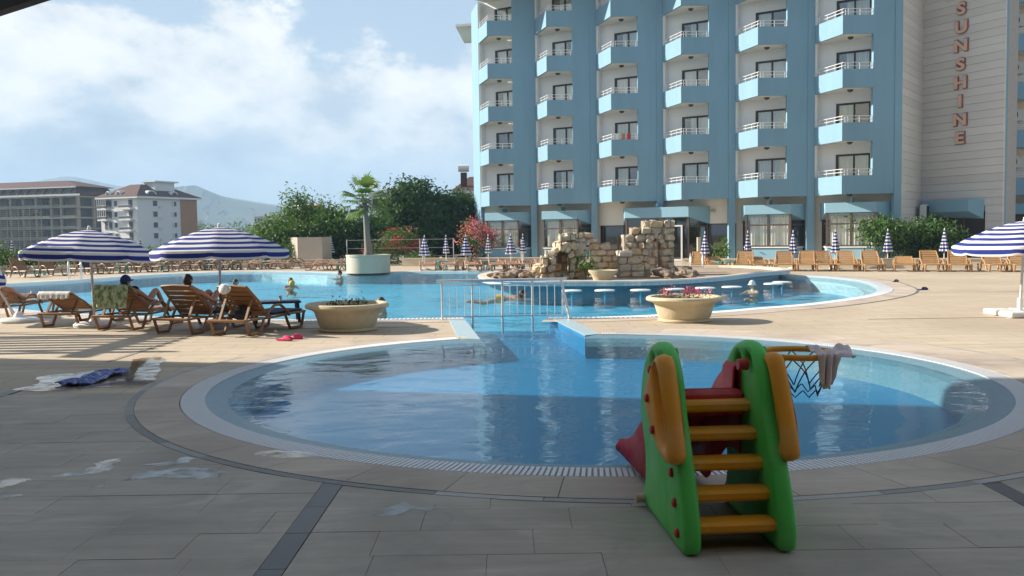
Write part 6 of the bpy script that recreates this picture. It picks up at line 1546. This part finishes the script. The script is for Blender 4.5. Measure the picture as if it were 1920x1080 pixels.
MB().tube([(-.28, .93, .055), (-.37, .93, .055)], .030, 12).build('bolt', M['letter'], SL, 40)
MB().tube([(.21, .50, .955), (.15, .50, .955)], [.036, .032], 12).build('bolt', M['bolt_red'], SL, 40)
for i in range(5):
    MB().rbox((0, .095 + .108 * i, .135 + .145 * i), (.46, .15, .062), .016).build('step', M['orange_plastic'], SL, 30)
# chute: a channel with rounded raised sides, from the platform down to the pool
ch = []; path = [(.62, .74), (.78, .74), (.92, .70), (1.12, .56), (1.35, .38), (1.60, .22), (1.85, .125), (2.15, .095), (2.25, .07)]
L3 = catmull([Vector(p) for p in path], 5); sec = [(-.225, -.06), (-.232, .08), (-.222, .145), (-.198, .155), (-.178, .135), (-.168, .03), (-.13, .0), (.13, .0), (.168, .03), (.178, .135), (.198, .155), (.222, .145), (.232, .08), (.225, -.06)]
V = []; m_ = len(sec)
for k, p in enumerate(L3):
    t = k / (len(L3) - 1); sc = 1.0 if t > .12 else .85 + .15 * t / .12
    for x, z in sec:
        zz = z if z > .02 else z
        if z == -.06: V.append((x * lerp(.95, 1.10, max(0, (t - .5) * 2)), p.x, max(.055, p.y - .34)))
        else: V.append((x * lerp(.93, 1.08, max(0, (t - .5) * 2)), p.x, p.y + (zz * (1.3 if t < .2 else 1.0 if t < .62 else lerp(1.0, .18, (t - .62) / .38)))))
mb = MB().add(V, [(r_*m_+i, r_*m_+i+1, (r_+1)*m_+i+1, (r_+1)*m_+i) for r_ in range(len(L3) - 1) for i in range(m_ - 1)])
x = mb.build('chute', M['red_plastic'], SL, 60); md = x.modifiers.new('thick', 'SOLIDIFY'); md.thickness = .012
MB().rbox((0, .60, .735), (.44, .10, .13), .03).build('chute_lip', M['red_plastic'], SL, 40)
MB().rbox((0, .66, .66), (.42, .24, .03), .01).build('platform', M['red_plastic'], SL)
# basket hoop off the right panel
hc_ = Vector((.655, .85, .965)); hr_ = .235
MB().tube([hc_ + Vector((math.cos(R(6 * i)) * hr_, math.sin(R(6 * i)) * hr_ * .98, 0)) for i in range(60)], .019, 8, closed=True).build('hoop', M['orange_plastic'], SL, 60)
MB().rbox((.37, .85, .955), (.14, .10, .05), .015).build('hoop_bracket', M['orange_plastic'], SL)
for mm, z0, z1, r0, r1 in (('net_red', 0, .10, hr_, .185), ('net_blue', .10, .215, .185, .135)):
    nb = MB(); K = 9
    for i in range(K):
        for sg in (-1, 1):
            pts = []
            for k in range(5): t = k / 4; a = 2 * math.pi * (i / K) + sg * t * math.pi / K + (math.pi / K if mm == 'net_blue' else 0); r_ = lerp(r0, r1, t); pts.append(hc_ + Vector((math.cos(a) * r_, math.sin(a) * r_, -lerp(z0, z1, t) - .012 * math.sin(5 * a))))
            nb.tube(pts, .0042, 5)
    if mm == 'net_blue':
        for i in range(K): a = 2 * math.pi * (i + .5) / K + math.pi / K; nb.tube([hc_ + Vector((math.cos(a - .33) * .135, math.sin(a - .33) * .135, -.215)), hc_ + Vector((math.cos(a) * .12, math.sin(a) * .12, -.26)), hc_ + Vector((math.cos(a + .33) * .135, math.sin(a + .33) * .135, -.215))], .0042, 5)
    nb.build('net', M[mm], SL)
# pale cloth lying over the hoop
cb = MB(); n, m_ = 30, 20; V = []; rg = random.Random(2)
for j in range(m_ + 1):
    for i in range(n + 1):
        u_, v_ = i / n, j / m_; x_ = lerp(.02, .29, u_); 
        if v_ < .45: y_ = lerp(-.05, -.215, v_ / .45); z_ = .022 + .02 * math.sin(u_ * 9 + v_ * 5) + .018 * math.sin(v_ * 14)
        else: t = (v_ - .45) / .55; y_ = -.255 - .02 * math.sin(u_ * 14) * t; z_ = .015 - .20 * t * (.75 + .25 * math.sin(u_ * 3.1)); x_ = lerp(.02 + .01 * t, .17 - .05 * t, u_) 
        V.append((x_, y_ + .012 * math.sin(u_ * 21), z_ + .008 * math.sin(u_ * 25 + j)))
cl_ = cb.add(V, [(j*(n+1)+i, j*(n+1)+i+1, (j+1)*(n+1)+i+1, (j+1)*(n+1)+i) for j in range(m_) for i in range(n)]).build('cloth', M['pink_cloth'], None, 80)
cl_.matrix_world = Matrix.Translation(SL.location) @ Matrix.Rotation(SL.rotation_euler.z, 4, 'Z') @ Matrix.Translation(hc_); md = cl_.modifiers.new('thick', 'SOLIDIFY'); md.thickness = .006
tag(cl_, 'pale pinkish cloth thrown over the orange toy hoop', 'cloth')

# ================================================================== walls, planting
pw = G(685, 513); pp = empty('palm_planter', (pw.x, pw.y + 1.0, 0)); tag(pp, 'round pale stone planter holding the palm tree', 'planter')
MB().lathe([(1.03, 0), (1.03, .78), (1.06, .79), (1.06, .86), (.93, .86), (.92, .74)], 40, cap=False).build('planter_wall', M['low_wall'], pp, 35); MB().lathe([(0, .76), (.93, .76)], 30, cap=False).build('soil', M['soil'], pp)
pt = empty('palm_tree', (pw.x, pw.y + 1.0, .74)); tag(pt, 'slender fan palm rising from the round planter', 'palm tree')
MB().tube([(0, 0, -.1), (.02, 0, .3), (-.03, 0, .9), (-.06, 0, 1.6), (-.10, 0, 2.25), (-.11, 0, 2.64)], [.26, .19, .15, .13, .115, .095], 14).build('trunk', M['palm_trunk'], pt, 50)
tag(leaf_cloud(MB(), [(-.11, 0, 2.50, .15, .15, .28)], 160, .07, random.Random(3)).build('fibre', M['trunk'], pt), kind='stuff')
prg = random.Random(12); top_ = Vector((-.11, 0, 2.66))
for i in range(30):
    a = i * 2.399 + prg.uniform(-.2, .2); e = [-.5, .1, .5, .9, 1.25, -.2, .25][i % 7] + prg.uniform(-.1, .1); L = prg.uniform(.65, 1.0); d = Vector((math.cos(a) * math.cos(e), math.sin(a) * math.cos(e), math.sin(e)))
    mid = top_ + d * L * .6; end = top_ + d * L + Vector((0, 0, -.06)); fb = MB(); fb.tube([top_, mid, end], [.016, .012, .008], 5)
    sd = d.cross(Vector((0, 0, 1))).normalized(); nn = sd.cross(d)
    for k in range(17):
        g = R(-78 + 156 * k / 16); dr = (d * math.cos(g) + sd * math.sin(g)).normalized(); Lk = prg.uniform(.58, .84) * (.70 + .30 * math.cos(g)); w_ = .034
        q0 = end; q1 = end + dr * Lk * .6 + nn * .03; q2 = end + dr * Lk + Vector((0, 0, -.12 - .10 * abs(math.sin(g)))); pv_ = dr.cross(nn).normalized() * w_
        fb.add([q0 - pv_ * .4, q0 + pv_ * .4, q1 + pv_, q1 - pv_, q2], [(0, 1, 2, 3), (3, 2, 4)])
    fb.build('frond', M['palm_leaf'], pt)
# curved concrete screen wall
cw = empty('screen_wall', (*G(585, 499).xy, 0)); tag(cw, 'curved bare concrete screen wall behind the left loungers', 'wall')
a, b, c, e = [D(px, 470, Y).xy for px, Y in ((545, 58.6), (558, 55.2), (604, 54.8), (622, 56.0))]; cwo = Vector(G(585, 499).xy)
for p, q in ((a, b), (b, lerp(b, c, .5)), (lerp(b, c, .5), c), (c, e)): thick_wall(MB(), p - cwo, q - cwo, .18, 0, 1.72).build('wall_panel', M['concrete'], cw)
# low walls
def low_wall(label, pts, h_, th=.25):
    o = empty('low_wall', (*pts[0], 0)); tag(o, label, 'wall', 'low garden walls'); p0 = Vector(pts[0])
    for p, q in zip(pts, pts[1:]):
        mb = MB(); thick_wall(mb, Vector(p) - p0, Vector(q) - p0, th, 0, h_); mb.build('wall_panel', M['low_wall'], o); mb = MB(); P_, Q_ = Vector(p) - p0, Vector(q) - p0; t = (Q_ - P_).normalized(); n_ = Vector((-t.y, t.x)); thick_wall(mb, P_ - n_ * .04, Q_ - n_ * .04, th + .08, h_ + .002, h_ + .05); mb.build('wall_cap', M['low_wall'], o)
low_wall('low pale wall behind the loungers in front of the hotel', [(8.2, 44.6), (15, 41.6), (21.2, 38.9), (30, 35.2)], .40)
low_wall('low pale wall between the palm planter and the hotel', [(-6.2, 52.5), (-2.8, 51.5), (4.5, 48.6)], .42)
low_wall('low wall along the hedge on the far left bank', [(-33, 46.5), (-24, 50.4), (-19, 53.2), (-12, 54.6), (-7.6, 54.4)], .35)
for px, lab in ((787, 'pale square post right of the red oleander'), (981, 'pale square post before the corner bay window'), (1330, 'pale square post before the dark glass right of the ruin')):
    p = G(px, 503); bo = MB().rbox((0, 0, .70), (.16, .16, 1.4), .02).build('bollard_post', M['low_wall'], None); MB().rbox((0, 0, 1.42), (.19, .19, .05), .015).build('post_cap', M['low_wall'], bo); bo.location = (p.x, p.y + 2.5, 0); tag(bo, lab, 'post')
sbn = empty('stone_bench', (*D(868, 488, 51.2).xy, 0)); tag(sbn, 'old stone bench before the dark tree', 'bench')
MB().rbox((0, 0, .62), (1.0, .4, .08), .02).build('seat', M['concrete'], sbn)
for s in (-1, 1): MB().rbox((s * .38, 0, .29), (.14, .3, .58), .02).build('leg', M['concrete'], sbn)
# trees and shrubs
def tp(px, Y): return (D(px, 450, Y).x, Y)
TG = 'trees behind the far bank'
T = [('leafy_tree', 'light green tree at the left end of the trees', 520, 60, 2.0, 1.6, 2.0, 1.5, 6500, .12, 'leaf_light', 1), ('leafy_tree', 'tall light green tree with loose top above the concrete wall', 572, 63, 2.1, 1.8, 2.5, 2.4, 8000, .12, 'leaf_light', 2),
     ('leafy_tree', 'mid green tree between the concrete wall and the palm', 632, 61, 1.8, 1.7, 1.8, 1.8, 7500, .12, 'leaf_mid', 3), ('leafy_tree', 'mid green tree directly behind the palm trunk', 690, 62, 1.9, 1.8, 1.6, 1.6, 6500, .12, 'leaf_mid', 4),
     ('broad_tree', 'dark green round tree right of the palm', 762, 65, 2.5, 2.4, 2.8, 2.5, 14000, .14, 'leaf_dark', 5), ('broad_tree', 'tallest dark green tree beside the hotel corner', 818, 67, 3.2, 2.8, 3.3, 2.5, 20000, .14, 'leaf_dark', 6), ('broad_tree', 'dark green tree touching the hotel corner', 880, 68.5, 2.5, 2.2, 2.9, 2.1, 13000, .14, 'leaf_dark', 7)]
for nm, lab, px, Y, rx, ry, rz, cz, n, s_, lm, sd in T: tree(nm, lab, (*tp(px, Y), 0 if Y > 60 else 0), rx, ry, rz, cz, n, s_, lm, sd, .17, 13, TG)
tree('oleander_shrub', 'oleander with red blossom right of the palm', (*tp(745, 57), 0), 1.65, 1.1, 1.15, 1.25, 2600, .075, 'leaf_mid', 8, .05, 10, 'flowering oleanders', ('flower_red', 90, .075), 6, 'shrub')
tree('oleander_shrub', 'oleander covered in pink blossom at the hotel corner', (*tp(893, 56), 0), 1.25, .9, 1.20, 1.30, 1900, .075, 'leaf_mid', 9, .05, 10, 'flowering oleanders', ('flower_pink', 130, .085), 6, 'shrub')
tree('oleander_shrub', 'small red flowered oleander touching the palm planter', (*tp(706, 56), 0), .8, .7, .7, .7, 1000, .07, 'leaf_dark', 10, .04, 8, 'flowering oleanders', ('flower_red', 26, .07), 4, 'shrub')
tree('fig_shrub', 'small fig tree in front of the right curtained bay', (*tp(1662, 46.5), 0), 1.75, 1.1, .62, 1.62, 1700, .11, 'leaf_fig', 11, .06, 12, None, None, 6, 'shrub')
tree('dense_shrub', 'dense dark bush in front of the white tower', (*tp(1752, 46.8), 0), 1.75, 1.2, 1.05, 1.15, 3000, .10, 'leaf_fig', 12, .07, 12, None, None, 6, 'shrub')
tree('dense_shrub', 'low dark bush between fig and tower at the ground', (*tp(1700, 47.2), 0), 1.5, .8, .75, .65, 1600, .10, 'leaf_dark', 13, .05, 8, None, None, 4, 'shrub')
labs = ['at the far left end', 'second from the left', 'under the left near parasol, third from the left', 'behind the navy towel lounger', 'under the left near parasol tip', 'between the near parasols', 'behind the right near parasol, left side', 'behind the right near parasol pole', 'behind the right near parasol, right side', 'left of the concrete wall']
for i, px in enumerate((-10, 60, 122, 180, 235, 290, 350, 405, 460, 515)):
    Y = [49.5, 51, 52.5, 53.5, 54.2, 55, 55.4, 55.8, 56, 56.4][i]
    tree('hedge_shrub', 'green hedge shrub along the far bank, ' + labs[i], (*tp(px, Y), 0), 1.35, .9, .85, .62, 1500, .08, ('leaf_mid', 'leaf_dark', 'leaf_light')[i % 3], 30 + i, .05, 9, 'hedge along the far bank', None, 4, 'shrub')
tree('small_plant', 'small leafy plant at the foot of the ruin', (*G(1099, 524, .2).xy, .2), .35, .3, .35, .5, 160, .07, 'leaf_light', 51, .02, 5, None, None, 3, 'plant')
tree('potted_plant', 'green plant beside the pier right of the entrance', (*tp(1355, 52.2), 0), .45, .35, .55, .75, 260, .09, 'leaf_light', 52, .03, 6, None, None, 4, 'plant')
for px, lab in ((702, 'left of the red oleander'), (770, 'right of the red oleander')):
    tree('ground_shrub', 'low green shrub at the wall ' + lab, (*tp(px + 20, 54.5), 0), .9, .6, .45, .4, 700, .07, 'leaf_mid', px, .03, 6, 'low shrubs at the wall', None, 3, 'shrub')
# wire fence before the trees
wf = empty('wire_fence', (*tp(690, 55.5), 0)); tag(wf, 'thin wire fence between the palm and the pink oleander', 'fence'); w0_ = tp(690, 55.5)[0]
for px in (650, 692, 787, 850): x_ = tp(px, 55.5)[0] - w0_; MB().tube([(x_, 0, 0), (x_, 0, 1.55)], .03, 6).build('post', M['pole_grey'], wf)
for z in (.5, 1.0, 1.5): MB().tube([(tp(650, 55.5)[0] - w0_, 0, z), (tp(850, 55.5)[0] - w0_, 0, z)], .010, 5).build('wire', M['pole_grey'], wf)
# lamp post far off
lp = empty('street_lamp', (*tp(505, 130), -1.2)); tag(lp, 'thin grey lamp post before the distant woods', 'lamp post'); MB().tube([(0, 0, 0), (0, 0, 6.2)], .07, 6).build('post', M['pole_grey'], lp); MB().tube([(0, 0, 6.2), (.8, 0, 6.4)], .05, 6).build('lamp_arm', M['pole_grey'], lp)
# the woods and fields between deck and hills
wr = random.Random(77); bl = []
for i in range(110):
    Y = wr.uniform(300, 680); px = wr.uniform(330, 720); bl.append((*tp(px, Y), 1.0 + wr.uniform(.0, .9) * Y / 180, wr.uniform(6, 11) * (Y / 300), 6, wr.uniform(2.0, 3.4) * (1 + Y / 500)))
wd = leaf_cloud(MB(), bl, 30000, .55, wr, .8).build('distant_woods', M['leaf_mid']); tag(wd, 'dark belt of distant trees below the hills', 'woods', None, 'stuff')

# ================================================================== haze: far things fade towards blue
hz = MB().bbox((-3320, -320, -2.4), (3320, 3640, 236)); HAZE = hz.build('haze', None); HAZE['kind'] = 'stuff'; tag(HAZE, 'pale summer haze in the distance', 'haze')
hm_ = bpy.data.materials.new('haze'); hm_.use_nodes = True; t = hm_.node_tree; t.nodes.remove(t.nodes['Principled BSDF']); pvn = mnode(t, 'ShaderNodeVolumePrincipled')
pvn.inputs['Color'].default_value = (.52, .74, 1.0, 1); pvn.inputs['Density'].default_value = .00034; pvn.inputs['Anisotropy'].default_value = .0
t.links.new(pvn.outputs[0], t.nodes['Material Output'].inputs['Volume']); HAZE.data.materials.append(hm_)
